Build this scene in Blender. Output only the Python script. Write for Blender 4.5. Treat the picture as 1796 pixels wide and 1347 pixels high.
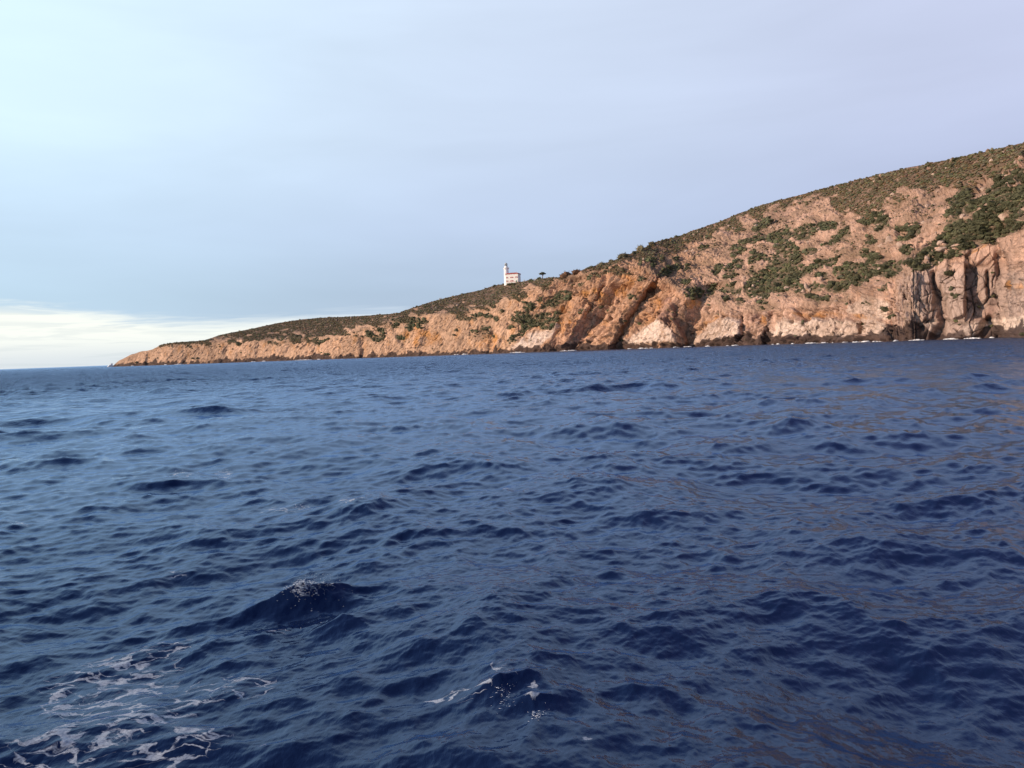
import bpy, math
import numpy as np
from mathutils import Matrix

# ------------------------------------------------------------------ camera, world, sun, exposure
sc = bpy.context.scene
for o in list(bpy.data.objects):
    bpy.data.objects.remove(o)

PW, PH = 1796.0, 1347.0            # the photograph's frame, used to lay out the coast by bearing
CX, CY = PW / 2, PH / 2
HFOV = math.radians(67.0)
FP = (PW / 2) / math.tan(HFOV / 2)
CAM_H = 2.3
PITCH = math.atan(59.0 / FP)
ROLL = -math.radians(2.12)
a = math.pi / 2 - PITCH
RX = np.array([[1, 0, 0], [0, math.cos(a), -math.sin(a)], [0, math.sin(a), math.cos(a)]])
RZ = np.array([[math.cos(ROLL), -math.sin(ROLL), 0], [math.sin(ROLL), math.cos(ROLL), 0], [0, 0, 1]])
R = RX @ RZ
cd = bpy.data.cameras.new('camera')
cam = bpy.data.objects.new('camera', cd)
sc.collection.objects.link(cam)
cd.sensor_width = 36.0
cd.lens = 18.0 / math.tan(HFOV / 2)
cd.clip_start = 0.1
cd.clip_end = 60000
m4 = Matrix([list(R[i]) + [0] for i in range(3)] + [[0, 0, 0, 1]])
m4.translation = (0, 0, CAM_H)
cam.matrix_world = m4
sc.camera = cam

SUN_EL = math.radians(17.0)
SUN_AZ = math.radians(-101.0)      # measured from +Y (view direction), negative = left
sdir = (math.sin(SUN_AZ) * math.cos(SUN_EL), math.cos(SUN_AZ) * math.cos(SUN_EL), math.sin(SUN_EL))

sc.view_settings.view_transform = 'Standard'
sc.view_settings.look = 'None'
sc.view_settings.exposure = 0.0
sc.view_settings.gamma = 1.0
sc.view_settings.use_curve_mapping = False

ld = bpy.data.lights.new('sun', 'SUN')
ld.energy = 4.8
ld.angle = math.radians(0.6)
ld.color = (1.0, 0.75, 0.56)
sun = bpy.data.objects.new('sun', ld)
sc.collection.objects.link(sun)
from mathutils import Vector
sun.rotation_euler = Vector(sdir).to_track_quat('Z', 'Y').to_euler()
sun.location = (-300, -100, 300)


class NT:
    """small helper round a node tree"""
    def __init__(self, tree):
        self.t = tree
        self.n = tree.nodes
        self.n.clear()

    def node(self, typ, **kw):
        n = self.n.new(typ)
        for k, v in kw.items():
            setattr(n, k, v)
        return n

    def link(self, a, b):
        self.t.links.new(a, b)

    def put(self, sock, v):
        if isinstance(v, bpy.types.NodeSocket):
            self.link(v, sock)
        elif v is not None:
            if isinstance(v, tuple) and len(v) == 3 and sock.type == 'RGBA':
                v = v + (1,)
            sock.default_value = v

    def math(self, op, a, b=None, c=None, clamp=False):
        n = self.node('ShaderNodeMath', operation=op, use_clamp=clamp)
        self.put(n.inputs[0], a)
        if b is not None:
            self.put(n.inputs[1], b)
        if c is not None:
            self.put(n.inputs[2], c)
        return n.outputs[0]

    def smooth(self, v, lo, hi):
        n = self.node('ShaderNodeMapRange', interpolation_type='SMOOTHSTEP')
        self.put(n.inputs['Value'], v)
        self.put(n.inputs['From Min'], lo)
        self.put(n.inputs['From Max'], hi)
        return n.outputs['Result']

    def mix(self, f, a, b, mode='MIX'):
        n = self.node('ShaderNodeMix', data_type='RGBA', blend_type=mode)
        self.put(n.inputs[0], f)
        self.put(n.inputs[6], a)
        self.put(n.inputs[7], b)
        return n.outputs[2]

    def noise(self, vec, scale, detail=4, rough=0.55, dist=0.0):
        n = self.node('ShaderNodeTexNoise')
        if vec is not None:
            self.link(vec, n.inputs['Vector'])
        n.inputs['Scale'].default_value = scale
        n.inputs['Detail'].default_value = detail
        n.inputs['Roughness'].default_value = rough
        n.inputs['Distortion'].default_value = dist
        return n.outputs['Fac']

    def ramp(self, f, stops):
        n = self.node('ShaderNodeValToRGB')
        cr = n.color_ramp
        while len(cr.elements) < len(stops):
            cr.elements.new(0.5)
        for e, (p, c) in zip(cr.elements, stops):
            e.position = p
            e.color = tuple(c) + (1,) if len(c) == 3 else c
        self.put(n.inputs[0], f)
        return n.outputs[0]


def build_world():
    w = bpy.data.worlds.new('World')
    sc.world = w
    w.use_nodes = True
    T = NT(w.node_tree)
    out = T.node('ShaderNodeOutputWorld')
    bg = T.node('ShaderNodeBackground')
    T.link(bg.outputs[0], out.inputs[0])
    sky = T.node('ShaderNodeTexSky', sky_type='NISHITA')
    sky.sun_disc = False
    sky.sun_elevation = SUN_EL
    sky.sun_rotation = SUN_AZ
    sky.altitude = 0
    sky.air_density = 1.0
    sky.dust_density = 1.5
    sky.ozone_density = 1.5
    nish = T.mix(1.0, sky.outputs[0], (0.09, 0.09, 0.09), 'MULTIPLY')
    tc = T.node('ShaderNodeTexCoord')
    sp = T.node('ShaderNodeSeparateXYZ')
    T.link(tc.outputs['Generated'], sp.inputs[0])
    X, Y, Z = sp.outputs
    el = T.math('MULTIPLY', T.math('ARCSINE', Z), 57.2958)
    az = T.math('MULTIPLY', T.math('ARCTAN2', X, Y), 57.2958)
    # cloud deck seen edge-on: stretch the noise sideways
    cv = T.node('ShaderNodeCombineXYZ')
    T.link(T.math('MULTIPLY', az, 0.020), cv.inputs[0])
    T.link(T.math('MULTIPLY', el, 0.10), cv.inputs[1])
    n1 = T.noise(cv.outputs[0], 1.6, 4, 0.5, 0.3)
    cv2 = T.node('ShaderNodeCombineXYZ')
    T.link(T.math('MULTIPLY', az, 0.035), cv2.inputs[0])
    T.link(T.math('MULTIPLY', el, 0.75), cv2.inputs[1])
    n2 = T.noise(cv2.outputs[0], 1.0, 4, 0.55, 0.4)
    # overcast deck by elevation (0..90 deg)
    e01 = T.math('DIVIDE', el, 90.0, clamp=True)
    deck = T.ramp(e01, [(0.0, (0.44, 0.55, 0.72)), (0.05, (0.47, 0.585, 0.77)), (0.10, (0.57, 0.68, 0.90)),
                        (0.17, (0.66, 0.77, 0.97)), (0.27, (0.70, 0.81, 1.0)), (0.35, (0.40, 0.53, 0.84)), (0.50, (0.12, 0.19, 0.40)),
                        (0.70, (0.035, 0.06, 0.15)), (1.0, (0.015, 0.03, 0.09))])
    # brighter, cyan towards the sun on the left; lavender to the right
    lf = T.smooth(az, 6.0, -42.0)
    hi = T.smooth(el, 3.0, 24.0)
    lfh = T.math('MULTIPLY', lf, T.math('MULTIPLY_ADD', hi, 0.25, 0.85))
    deck = T.mix(lfh, deck, T.mix(1.0, deck, (1.20, 1.32, 1.22), 'MULTIPLY'))
    rf = T.smooth(az, 0.0, 36.0)
    deck = T.mix(rf, deck, T.mix(1.0, deck, (0.93, 0.87, 0.92), 'MULTIPLY'))
    up = T.smooth(el, 27.0, 48.0)
    deck = T.mix(T.math('MULTIPLY', T.smooth(az, -14.0, 34.0), up), deck, T.mix(1.0, deck, (1.12, 0.72, 0.86), 'MULTIPLY'))
    nn = T.math('MULTIPLY_ADD', n1, 0.34, 0.85)
    deck = T.mix(1.0, deck, nn, 'MULTIPLY')
    col = T.mix(0.88, nish, deck)
    # clear bright gap under the deck, low on the left
    edge = T.math('MULTIPLY_ADD', T.smooth(az, -36.0, -22.0), -1.3, 4.15)
    edge = T.math('MULTIPLY_ADD', T.smooth(az, -20.0, -9.5), 0.45, edge)
    edge = T.math('MULTIPLY_ADD', T.smooth(az, -9.0, 2.0), -3.6, edge)
    edge = T.math('ADD', edge, T.math('MULTIPLY_ADD', n2, 1.6, -0.8))
    d = T.math('SUBTRACT', edge, el)
    cv3 = T.node('ShaderNodeCombineXYZ')
    T.link(T.math('MULTIPLY', az, 0.11), cv3.inputs[0])
    T.link(T.math('MULTIPLY', el, 1.5), cv3.inputs[1])
    n3 = T.noise(cv3.outputs[0], 1.0, 5, 0.6, 0.5)
    d = T.math('ADD', d, T.math('MULTIPLY_ADD', n3, 2.0, -1.0))
    gap = T.smooth(d, -0.45, 0.75)
    streak = T.smooth(n3, 0.50, 0.40)
    low = T.smooth(el, 2.2, 0.0)
    gcol = T.mix(low, (0.99, 1.02, 0.95), (0.74, 0.80, 0.84))
    gcol = T.mix(T.math('MULTIPLY', streak, 0.28), gcol, (0.62, 0.70, 0.73))
    gcol = T.mix(T.smooth(az, -22.0, -8.0), gcol, (0.72, 0.82, 0.92))
    col = T.mix(gap, col, gcol)
    # underside haze band just above the gap
    T.link(col, bg.inputs['Color'])
    bg.inputs['Strength'].default_value = 1.0
    w.cycles.sampling_method = 'MANUAL'
    w.cycles.sample_map_resolution = 1024


build_world()

# ------------------------------------------------------------------ helpers
rng = np.random.default_rng(11)


def tag(o, label=None, cat=None, group=None, kind=None):
    if label:
        o['label'] = label
    if cat:
        o['category'] = cat
    if group:
        o['group'] = group
    if kind:
        o['kind'] = kind
    return o


def make_mesh(name, V, F, mat=None, smooth=True, attrs=None):
    """V (n,3), F (m,k) int with k 3 or 4"""
    me = bpy.data.meshes.new(name)
    V = np.ascontiguousarray(V, dtype=np.float32)
    F = np.ascontiguousarray(F, dtype=np.int32)
    k = F.shape[1]
    me.vertices.add(len(V))
    me.vertices.foreach_set('co', V.ravel())
    me.loops.add(F.size)
    me.loops.foreach_set('vertex_index', F.ravel())
    me.polygons.add(len(F))
    me.polygons.foreach_set('loop_start', np.arange(len(F), dtype=np.int32) * k)
    me.polygons.foreach_set('loop_total', np.full(len(F), k, dtype=np.int32))
    me.update(calc_edges=True)
    for an, (typ, data) in (attrs or {}).items():
        at = me.attributes.new(an, typ, 'POINT')
        if typ == 'FLOAT':
            at.data.foreach_set('value', np.ascontiguousarray(data, dtype=np.float32).ravel())
        else:
            d4 = np.ones((len(V), 4), dtype=np.float32)
            d4[:, :3] = data
            at.data.foreach_set('color', d4.ravel())
    if smooth:
        me.shade_smooth()
    else:
        me.shade_flat()
    if mat:
        me.materials.append(mat)
    return me


def add(name, me, parent=None, loc=None):
    o = bpy.data.objects.new(name, me)
    sc.collection.objects.link(o)
    if parent is not None:
        o.parent = parent
    if loc is not None:
        o.location = loc
    return o


def empty(name, loc, rz=0.0):
    o = bpy.data.objects.new(name, None)
    sc.collection.objects.link(o)
    o.location = loc
    o.rotation_euler = (0, 0, rz)
    return o


def grid_faces(nr, nc, wrap=False):
    i = np.arange(nr - 1)[:, None]
    j = np.arange(nc if wrap else nc - 1)[None, :]
    j2 = (j + 1) % nc
    return np.stack([i * nc + j, i * nc + j2, (i + 1) * nc + j2, (i + 1) * nc + j], -1).reshape(-1, 4)


def samp(tex, u, v):
    """periodic bilinear sample, u, v in tile units"""
    n = tex.shape[0]
    x = (u * n).astype(np.float32) if u.dtype != np.float64 else u * n
    y = v * n
    x0 = np.floor(x).astype(np.int64)
    y0 = np.floor(y).astype(np.int64)
    fx = (x - x0).astype(np.float32)
    fy = (y - y0).astype(np.float32)
    x0 %= n
    y0 %= n
    x1 = (x0 + 1) % n
    y1 = (y0 + 1) % n
    return (tex[y0, x0] * (1 - fx) + tex[y0, x1] * fx) * (1 - fy) + (tex[y1, x0] * (1 - fx) + tex[y1, x1] * fx) * fy


def noise_tile(n, beta, kmin, kmax, seed):
    g = np.random.default_rng(seed)
    k = np.fft.fftfreq(n) * n
    kx, ky = np.meshgrid(k, k)
    kk = np.hypot(kx, ky)
    kk[0, 0] = 1
    A = kk ** (-beta) * ((kk >= kmin) & (kk <= kmax))
    A[0, 0] = 0
    h = np.fft.ifft2(A * (g.standard_normal((n, n)) + 1j * g.standard_normal((n, n)))).real
    return (h / h.std()).astype(np.float32)


NT_F = noise_tile(512, 1.8, 3, 200, 5)      # fbm tile: smallest features 1/100 of the tile
NT_B = noise_tile(512, 1.0, 6, 60, 6)


def smoothstep(x, a, b):
    t = np.clip((x - a) / (b - a), 0, 1)
    return t * t * (3 - 2 * t)


def cells(u, v, seed=0):
    """F1, F2 and a per-cell random value of 2-D Worley noise"""
    iu = np.floor(u)
    iv = np.floor(v)
    f1 = np.full(u.shape, 9.0)
    f2 = np.full(u.shape, 9.0)
    rid = np.zeros(u.shape)
    tilt = np.zeros(u.shape)
    for du in (-1, 0, 1):
        for dv in (-1, 0, 1):
            cu = iu + du
            cv = iv + dv
            h = np.sin(cu * 127.1 + cv * 311.7 + seed) * 43758.5453
            r1 = h - np.floor(h)
            h = np.sin(cu * 269.5 + cv * 183.3 + seed * 1.7) * 43758.5453
            r2 = h - np.floor(h)
            h = np.sin(cu * 97.3 + cv * 57.1 + seed * 2.3) * 43758.5453
            r3 = h - np.floor(h)
            d = np.hypot(cu + r1 - u, cv + r2 - v)
            nearer = d < f1
            f2 = np.where(nearer, f1, np.minimum(f2, d))
            rid = np.where(nearer, r3, rid)
            tilt = np.where(nearer, (r3 * 7.13 % 1 - 0.5) * (u - cu - r1) + (r3 * 3.77 % 1 - 0.5) * (v - cv - r2), tilt)
            f1 = np.where(nearer, d, f1)
    return f1, f2, rid, tilt


def rays(x, y):
    """world directions through photo bearings x, y"""
    v = np.stack([(x - CX) / FP, -(y - CY) / FP, -np.ones_like(x)], -1)
    return v @ R.T


def etan(x, y):
    d = rays(x, y)
    return d[..., 2] / np.hypot(d[..., 0], d[..., 1])


def project(P):
    q = (P - np.array([0, 0, CAM_H])) @ R
    return CX - FP * q[..., 0] / q[..., 2], CY + FP * q[..., 1] / q[..., 2]


def at_water(x, y, z=0.0):
    d = rays(np.array(float(x)), np.array(float(y)))
    t = (z - CAM_H) / d[2]
    return np.array([d[0] * t, d[1] * t, z])


def interp(tab, x):
    t = np.array(tab, float)
    return np.interp(x, t[:, 0], t[:, 1])


# ------------------------------------------------------------------ materials
def principled(T, **kw):
    b = T.node('ShaderNodeBsdfPrincipled')
    for k, v in kw.items():
        T.put(b.inputs[k], v)
    return b


def out_surface(T, sh):
    o = T.node('ShaderNodeOutputMaterial')
    T.link(sh, o.inputs['Surface'])


def new_mat(name):
    m = bpy.data.materials.new(name)
    m.use_nodes = True
    return m, NT(m.node_tree)


def attr(T, name, out='Fac'):
    n = T.node('ShaderNodeAttribute', attribute_name=name)
    return n.outputs[out]


def plain(name, col, rough=0.7, var=0.12, scale=3.0):
    m, T = new_mat(name)
    g = T.node('ShaderNodeNewGeometry')
    n = T.noise(g.outputs['Position'], scale, 4, 0.6)
    k = T.math('MULTIPLY_ADD', n, 2 * var, 1 - var)
    c = T.mix(1.0, col, k, 'MULTIPLY')
    b = principled(T, **{'Base Color': c, 'Roughness': rough})
    out_surface(T, b.outputs[0])
    return m


def mat_water():
    m, T = new_mat('sea_water')
    g = T.node('ShaderNodeNewGeometry')
    P = g.outputs['Position']
    foam = attr(T, 'foam')
    far = attr(T, 'far')
    # ripples finer than the mesh
    mp = T.node('ShaderNodeMapping')
    T.link(P, mp.inputs[0])
    mp.inputs['Rotation'].default_value = (0, 0, math.radians(40))
    mp.inputs['Scale'].default_value = (1.0, 0.45, 1.0)
    f1 = T.noise(mp.outputs[0], 26.0, 3, 0.6, 0.4)
    f2 = T.noise(mp.outputs[0], 3.2, 4, 0.65, 0.5)
    hgt = T.math('ADD', T.math('MULTIPLY', f1, T.math('MULTIPLY_ADD', far, -0.004, 0.004)),
                 T.math('MULTIPLY', T.math('MULTIPLY', f2, 0.42), far))
    bump = T.node('ShaderNodeBump')
    bump.inputs['Strength'].default_value = 1.0
    bump.inputs['Distance'].default_value = 1.0
    T.link(hgt, bump.inputs['Height'])
    # patches of slightly different water
    big = T.noise(P, 0.12, 3, 0.5)
    base = T.mix(big, (0.0048, 0.0120, 0.043), (0.0078, 0.0185, 0.062))
    rough = T.math('MULTIPLY_ADD', far, 0.14, 0.115)
    fr = T.node('ShaderNodeFresnel')
    fr.inputs['IOR'].default_value = 1.34
    T.link(bump.outputs[0], fr.inputs['Normal'])
    dif = T.node('ShaderNodeBsdfDiffuse')
    T.link(base, dif.inputs['Color'])
    T.link(bump.outputs[0], dif.inputs['Normal'])
    gl = T.node('ShaderNodeBsdfGlossy')
    gl.inputs['Color'].default_value = (0.60, 0.77, 1.0, 1)
    T.link(rough, gl.inputs['Roughness'])
    T.link(bump.outputs[0], gl.inputs['Normal'])
    b = T.node('ShaderNodeMixShader')
    T.link(fr.outputs[0], b.inputs[0])
    T.link(dif.outputs[0], b.inputs[1])
    T.link(gl.outputs[0], b.inputs[2])
    # lacy foam
    wn = T.node('ShaderNodeTexNoise')
    T.link(P, wn.inputs['Vector'])
    wn.inputs['Scale'].default_value = 3.0
    wn.inputs['Detail'].default_value = 4
    wv = T.node('ShaderNodeVectorMath', operation='MULTIPLY_ADD')
    T.link(wn.outputs['Color'], wv.inputs[0])
    wv.inputs[1].default_value = (0.55, 0.55, 0)
    mp2 = T.node('ShaderNodeMapping')
    mp2.inputs['Rotation'].default_value = (0, 0, math.radians(-38))
    mp2.inputs['Scale'].default_value = (0.55, 1.3, 0)
    T.link(P, wv.inputs[2])
    T.link(wv.outputs[0], mp2.inputs[0])
    vo = T.node('ShaderNodeTexVoronoi', feature='DISTANCE_TO_EDGE')
    T.link(mp2.outputs[0], vo.inputs['Vector'])
    vo.inputs['Scale'].default_value = 6.5
    brk = T.noise(mp2.outputs[0], 7.0, 5, 0.7)
    thr = T.math('MULTIPLY', foam, T.math('MULTIPLY_ADD', T.smooth(brk, 0.42, 0.66), 0.19, 0.0))
    lace = T.smooth(T.math('SUBTRACT', thr, vo.outputs['Distance']), -0.03, 0.05)
    solid = T.smooth(foam, 1.2, 1.7)
    fine = T.noise(P, 60.0, 4, 0.7)
    fm = T.math('MAXIMUM', lace, T.math('MULTIPLY', solid, T.smooth(fine, 0.40, 0.60)))
    fm = T.math('MULTIPLY', fm, T.math('GREATER_THAN', foam, 0.02))
    fm = T.math('MULTIPLY', fm, T.math('MULTIPLY_ADD', T.smooth(fine, 0.3, 0.65), 0.42, 0.28), clamp=True)
    fb = principled(T, **{'Base Color': (0.62, 0.68, 0.74), 'Roughness': 0.6})
    mx = T.node('ShaderNodeMixShader')
    T.link(fm, mx.inputs[0])
    T.link(b.outputs[0], mx.inputs[1])
    T.link(fb.outputs[0], mx.inputs[2])
    out_surface(T, mx.outputs[0])
    return m


def mat_land():
    m, T = new_mat('coastal_rock_and_soil')
    g = T.node('ShaderNodeNewGeometry')
    P = g.outputs['Position']
    col = attr(T, 'albedo', 'Color')
    n1 = T.noise(P, 0.55, 5, 0.65, 0.3)
    n2 = T.noise(P, 1.9, 3, 0.6)
    k = T.math('MULTIPLY_ADD', n1, 0.9, 0.55)
    k = T.math('MULTIPLY', k, T.math('MULTIPLY_ADD', n2, 0.5, 0.75))
    c = T.mix(1.0, col, k, 'MULTIPLY')
    mpc = T.node('ShaderNodeMapping')
    mpc.inputs['Rotation'].default_value = (0, math.radians(35), 0)
    mpc.inputs['Scale'].default_value = (0.34, 0.34, 0.12)
    wvc = T.node('ShaderNodeTexNoise')
    T.link(P, wvc.inputs['Vector'])
    wvc.inputs['Scale'].default_value = 0.12
    wva = T.node('ShaderNodeVectorMath', operation='MULTIPLY_ADD')
    T.link(wvc.outputs['Color'], wva.inputs[0])
    wva.inputs[1].default_value = (4, 4, 4)
    T.link(P, wva.inputs[2])
    T.link(wva.outputs[0], mpc.inputs[0])
    voc = T.node('ShaderNodeTexVoronoi', feature='DISTANCE_TO_EDGE')
    T.link(mpc.outputs[0], voc.inputs['Vector'])
    voc.inputs['Scale'].default_value = 1.0
    crack = T.math('MULTIPLY', T.smooth(voc.outputs['Distance'], 0.10, 0.0), T.smooth(n1, 0.40, 0.60))
    c = T.mix(T.math('MULTIPLY', crack, 0.55), c, (0.07, 0.045, 0.035))
    bump = T.node('ShaderNodeBump')
    bump.inputs['Strength'].default_value = 0.45
    bump.inputs['Distance'].default_value = 1.2
    T.link(T.math('ADD', n1, T.math('MULTIPLY', n2, 0.4)), bump.inputs['Height'])
    b = principled(T, **{'Base Color': c, 'Roughness': 0.85, 'Normal': bump.outputs[0], 'Specular IOR Level': 0.25})
    out_surface(T, b.outputs[0])
    return m


def mat_shrub(name, c1, c2, usetint=True):
    m, T = new_mat(name)
    g = T.node('ShaderNodeNewGeometry')
    n1 = T.noise(g.outputs['Position'], 1.3, 4, 0.7)
    c = T.mix(T.smooth(n1, 0.3, 0.7), c1, c2)
    if usetint:
        c = T.mix(1.0, c, attr(T, 'tint', 'Color'), 'MULTIPLY')
    oi = T.node('ShaderNodeObjectInfo')
    c = T.mix(1.0, c, T.math('MULTIPLY_ADD', oi.outputs['Random'], 0.5, 0.75), 'MULTIPLY')
    b = principled(T, **{'Base Color': c, 'Roughness': 0.8, 'Specular IOR Level': 0.2})
    out_surface(T, b.outputs[0])
    return m


M_WATER = mat_water()
M_LAND = mat_land()
M_GREEN = mat_shrub('dark_green_foliage', (0.047, 0.051, 0.026), (0.102, 0.098, 0.053))
M_SCRUB = mat_shrub('olive_brown_scrub', (0.090, 0.081, 0.047), (0.165, 0.142, 0.086))
M_BROWN = mat_shrub('russet_dry_foliage', (0.10, 0.055, 0.030), (0.17, 0.09, 0.05))
M_BARK = plain('bark', (0.13, 0.07, 0.045), 0.9)
M_WHITE = plain('white_lime_render', (0.90, 0.88, 0.85), 0.75, 0.05, 1.0)
M_CREAM = plain('cream_render', (0.88, 0.84, 0.75), 0.75, 0.06, 1.0)
M_RED = plain('brick_red_paint', (0.50, 0.085, 0.07), 0.7, 0.12, 1.5)
M_ROOF = plain('red_clay_roof', (0.42, 0.10, 0.08), 0.8, 0.15, 2.0)
M_SHUT = plain('green_shutter', (0.08, 0.24, 0.16), 0.6)
M_METAL = plain('grey_metal', (0.50, 0.50, 0.48), 0.45, 0.1)
M_GLASS = plain('lantern_glass', (0.26, 0.30, 0.30), 0.08, 0.05)
M_PANE = plain('window_pane', (0.45, 0.40, 0.38), 0.3, 0.05)
M_BOULD = plain('pale_boulder_stone', (0.46, 0.33, 0.25), 0.85, 0.35, 1.2)
M_FOAM = plain('sea_foam_white', (0.80, 0.82, 0.84), 0.6, 0.08, 2.0)
M_FOAMN = plain('spray_water', (0.52, 0.59, 0.68), 0.25, 0.2, 40.0)

# ------------------------------------------------------------------ the sea
WIND = math.radians(-52.0)    # direction the short waves run, from +X
HS, LP = 0.29, 8.5


def wave_tile(L, N, lmin, lmax, rot, seed, chop=1.0):
    g = np.random.default_rng(seed)
    k = np.fft.fftfreq(N) * N * 2 * math.pi / L
    kx, ky = np.meshgrid(k, k)
    kk = np.hypot(kx, ky)
    kk[0, 0] = 1e9
    kp = 2 * math.pi / LP
    aa = 1.25 * kp * kp
    C = (HS / 4) ** 2 * 2 * aa
    th = np.arctan2(ky, kx) - (WIND - rot)
    spread = (0.35 + 0.65 * np.maximum(np.cos(th / 2), 0) ** 8)
    spread = spread / (2 * math.pi) / 0.53
    S = C * kk ** -4.0 * np.exp(-aa / kk ** 2) * spread
    if lmax < 1.0:
        S *= (2 * math.pi / lmax / kk) ** 0.35
    S *= (kk > 2 * math.pi / lmax) & (kk <= 2 * math.pi / lmin)
    dk = (2 * math.pi / L) ** 2
    A = np.sqrt(S * dk) * (g.standard_normal((N, N)) + 1j * g.standard_normal((N, N)))
    h = np.fft.ifft2(A) * N * N
    dx = np.fft.ifft2(A * 1j * kx / kk) * N * N
    dy = np.fft.ifft2(A * 1j * ky / kk) * N * N
    return (L, rot, h.real.astype(np.float32), (chop * dx).real.astype(np.float32), (chop * dy).real.astype(np.float32))


def build_sea():
    # rings
    r = [0.5]
    while r[-1] < 720:
        q = r[-1]
        if q < 3.6:
            dr = 0.05
        else:
            dr = min(max(0.62 * q * q / 1785, 0.012), 0.12 + 0.002 * q)
        r.append(q + dr)
    q = r[-1]
    while q < 1700:
        q += 2.5
        r.append(q)
    while q < 42000:
        q *= 1.12
        r.append(q)
    r = np.array(r)
    da = math.radians(0.056)
    a1 = np.arange(-math.radians(40.5), math.radians(40.5), da)
    am = np.arange(math.radians(40.5), math.radians(82), math.radians(0.30))
    a2 = np.linspace(math.radians(82), 2 * math.pi - math.radians(82), 90)
    a3 = 2 * math.pi - am[::-1][:-1]
    ang = np.concatenate([a1, am, a2, a3])
    nr, nc = len(r), len(ang)
    X = (r[:, None] * np.sin(ang)[None, :]).astype(np.float32)
    Y = (r[:, None] * np.cos(ang)[None, :]).astype(np.float32)
    RR = np.broadcast_to(r[:, None], X.shape).astype(np.float32)
    wide = (np.abs(((ang + math.pi) % (2 * math.pi)) - math.pi) > math.radians(41.5))
    dev = np.abs(((ang + math.pi) % (2 * math.pi)) - math.pi)
    wide2 = dev > math.radians(82.5)
    H = np.zeros_like(X)
    DX = np.zeros_like(X)
    DY = np.zeros_like(X)
    bands = [
        (wave_tile(211.0, 1024, 3.2, 60, 0.0, 21, 1.15), 900, 1500),
        (wave_tile(61.0, 1024, 0.60, 3.2, 0.5, 22, 1.0), 330, 760),
        (wave_tile(13.7, 1024, 0.13, 0.60, -0.9, 23, 0.8), 22, 60),
        (wave_tile(3.1, 512, 0.035, 0.13, 1.3, 24, 0.5), 9, 20),
    ]
    # gusts: patches where the short chop is stronger or weaker
    gust = 1.0 + 0.18 * np.clip(samp(NT_F, X / 260.0, Y / 260.0), -1.6, 1.8)
    for bi, ((L, rot, h, dx, dy), f0, f1) in enumerate(bands):
        nrow = int(np.searchsorted(r, f1))
        x = X[:nrow]
        y = Y[:nrow]
        c, s = math.cos(rot), math.sin(rot)
        u = (c * x + s * y) / L
        v = (-s * x + c * y) / L
        fade = 1 - smoothstep(RR[:nrow], f0, f1)
        if bi == 1:
            fade = fade * (1.0 + 0.55 * smoothstep(RR[:nrow], 25, 110))
        if bi == 0:
            fade = fade * (1.0 + 0.40 * np.clip(samp(NT_F, x / 95.0, y / 95.0), -1.8, 2.2))
        if bi >= 2:
            side = (RR[:nrow] < 14) * (~wide2)[None, :] if bi == 2 else 0.0
            fade = fade * np.maximum((~wide)[None, :], side)
        if bi >= 1:
            fade = fade * gust[:nrow] * (1.0, 0.98, 1.5, 1.0)[bi]
        H[:nrow] += samp(h, u, v) * fade
        ddx = samp(dx, u, v)
        ddy = samp(dy, u, v)
        DX[:nrow] += (c * ddx - s * ddy) * fade
        DY[:nrow] += (s * ddx + c * ddy) * fade
    # single peaked waves that stand out in the photograph: x, y (photo), height, half widths (m), turn
    peaks = [(528, 1050, 0.23, 0.20, 0.42, 30), (585, 1090, 0.09, 0.16, 0.35, -40),
             (298, 852, 0.13, 0.28, 0.42, 10), (350, 714, 0.20, 0.7, 1.4, 0), (415, 722, 0.12, 0.6, 1.6, 0),
             (560, 812, 0.09, 0.5, 1.8, 0), (690, 800, 0.11, 0.5, 1.8, 0), (1060, 955, 0.07, 0.2, 0.5, 0),
             (960, 705, 0.15, 0.8, 2.5, 0), (865, 1232, 0.07, 0.10, 0.22, 25), (930, 1258, 0.06, 0.08, 0.16, 0),
             (530, 915, 0.06, 0.3, 0.7, 20), (1520, 668, 0.22, 1.2, 5, 0), (1640, 885, 0.06, 0.3, 0.8, 0)]
    nrow = int(np.searchsorted(r, 90))
    crest = np.zeros((nrow, nc), np.float32)
    for pi_, (px, py, A, wy, wx, turn) in enumerate(peaks):
        p = at_water(px, py)
        tr = math.radians(turn)
        dxp = X[:nrow] - p[0]
        dyp = Y[:nrow] - p[1]
        uu = dxp * math.cos(tr) + dyp * math.sin(tr)
        vv = -dxp * math.sin(tr) + dyp * math.cos(tr)
        g = np.exp(-(np.abs(uu) / wx) ** 1.35 - (np.abs(vv) / wy) ** 1.15)
        if pi_ in (0, 9, 10):
            crest = np.maximum(crest, 1.15 * smoothstep(g, 0.42, 0.8) * smoothstep(uu / wx, -0.45, 0.1) * smoothstep(vv / wy, -0.9, -0.2))
        H[:nrow] += A * g - 0.25 * A * np.exp(-(uu / wx / 1.5) ** 2 - ((vv + 2.2 * wy) / wy / 1.3) ** 2)
        DY[:nrow] -= 0.3 * A * g
    Vx = X + DX
    Vy = Y + DY
    # foam strength, laid out on the water
    foam = np.zeros_like(H)
    nrow = int(np.searchsorted(r, 60))
    fx, fy = project(np.stack([X[:nrow], Y[:nrow], 0 * X[:nrow]], -1))
    fo = np.zeros_like(fx)

    def ell(cx, cy, rx, ry, turn, k):
        t = math.radians(turn)
        du = (fx - cx) * math.cos(t) - (fy - cy) * math.sin(t)
        dv = (fx - cx) * math.sin(t) + (fy - cy) * math.cos(t)
        q = (du / rx) ** 2 + (dv / ry) ** 2
        np.maximum(fo, k * np.clip(1.6 - 1.6 * q, 0, 1), out=fo)
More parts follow.
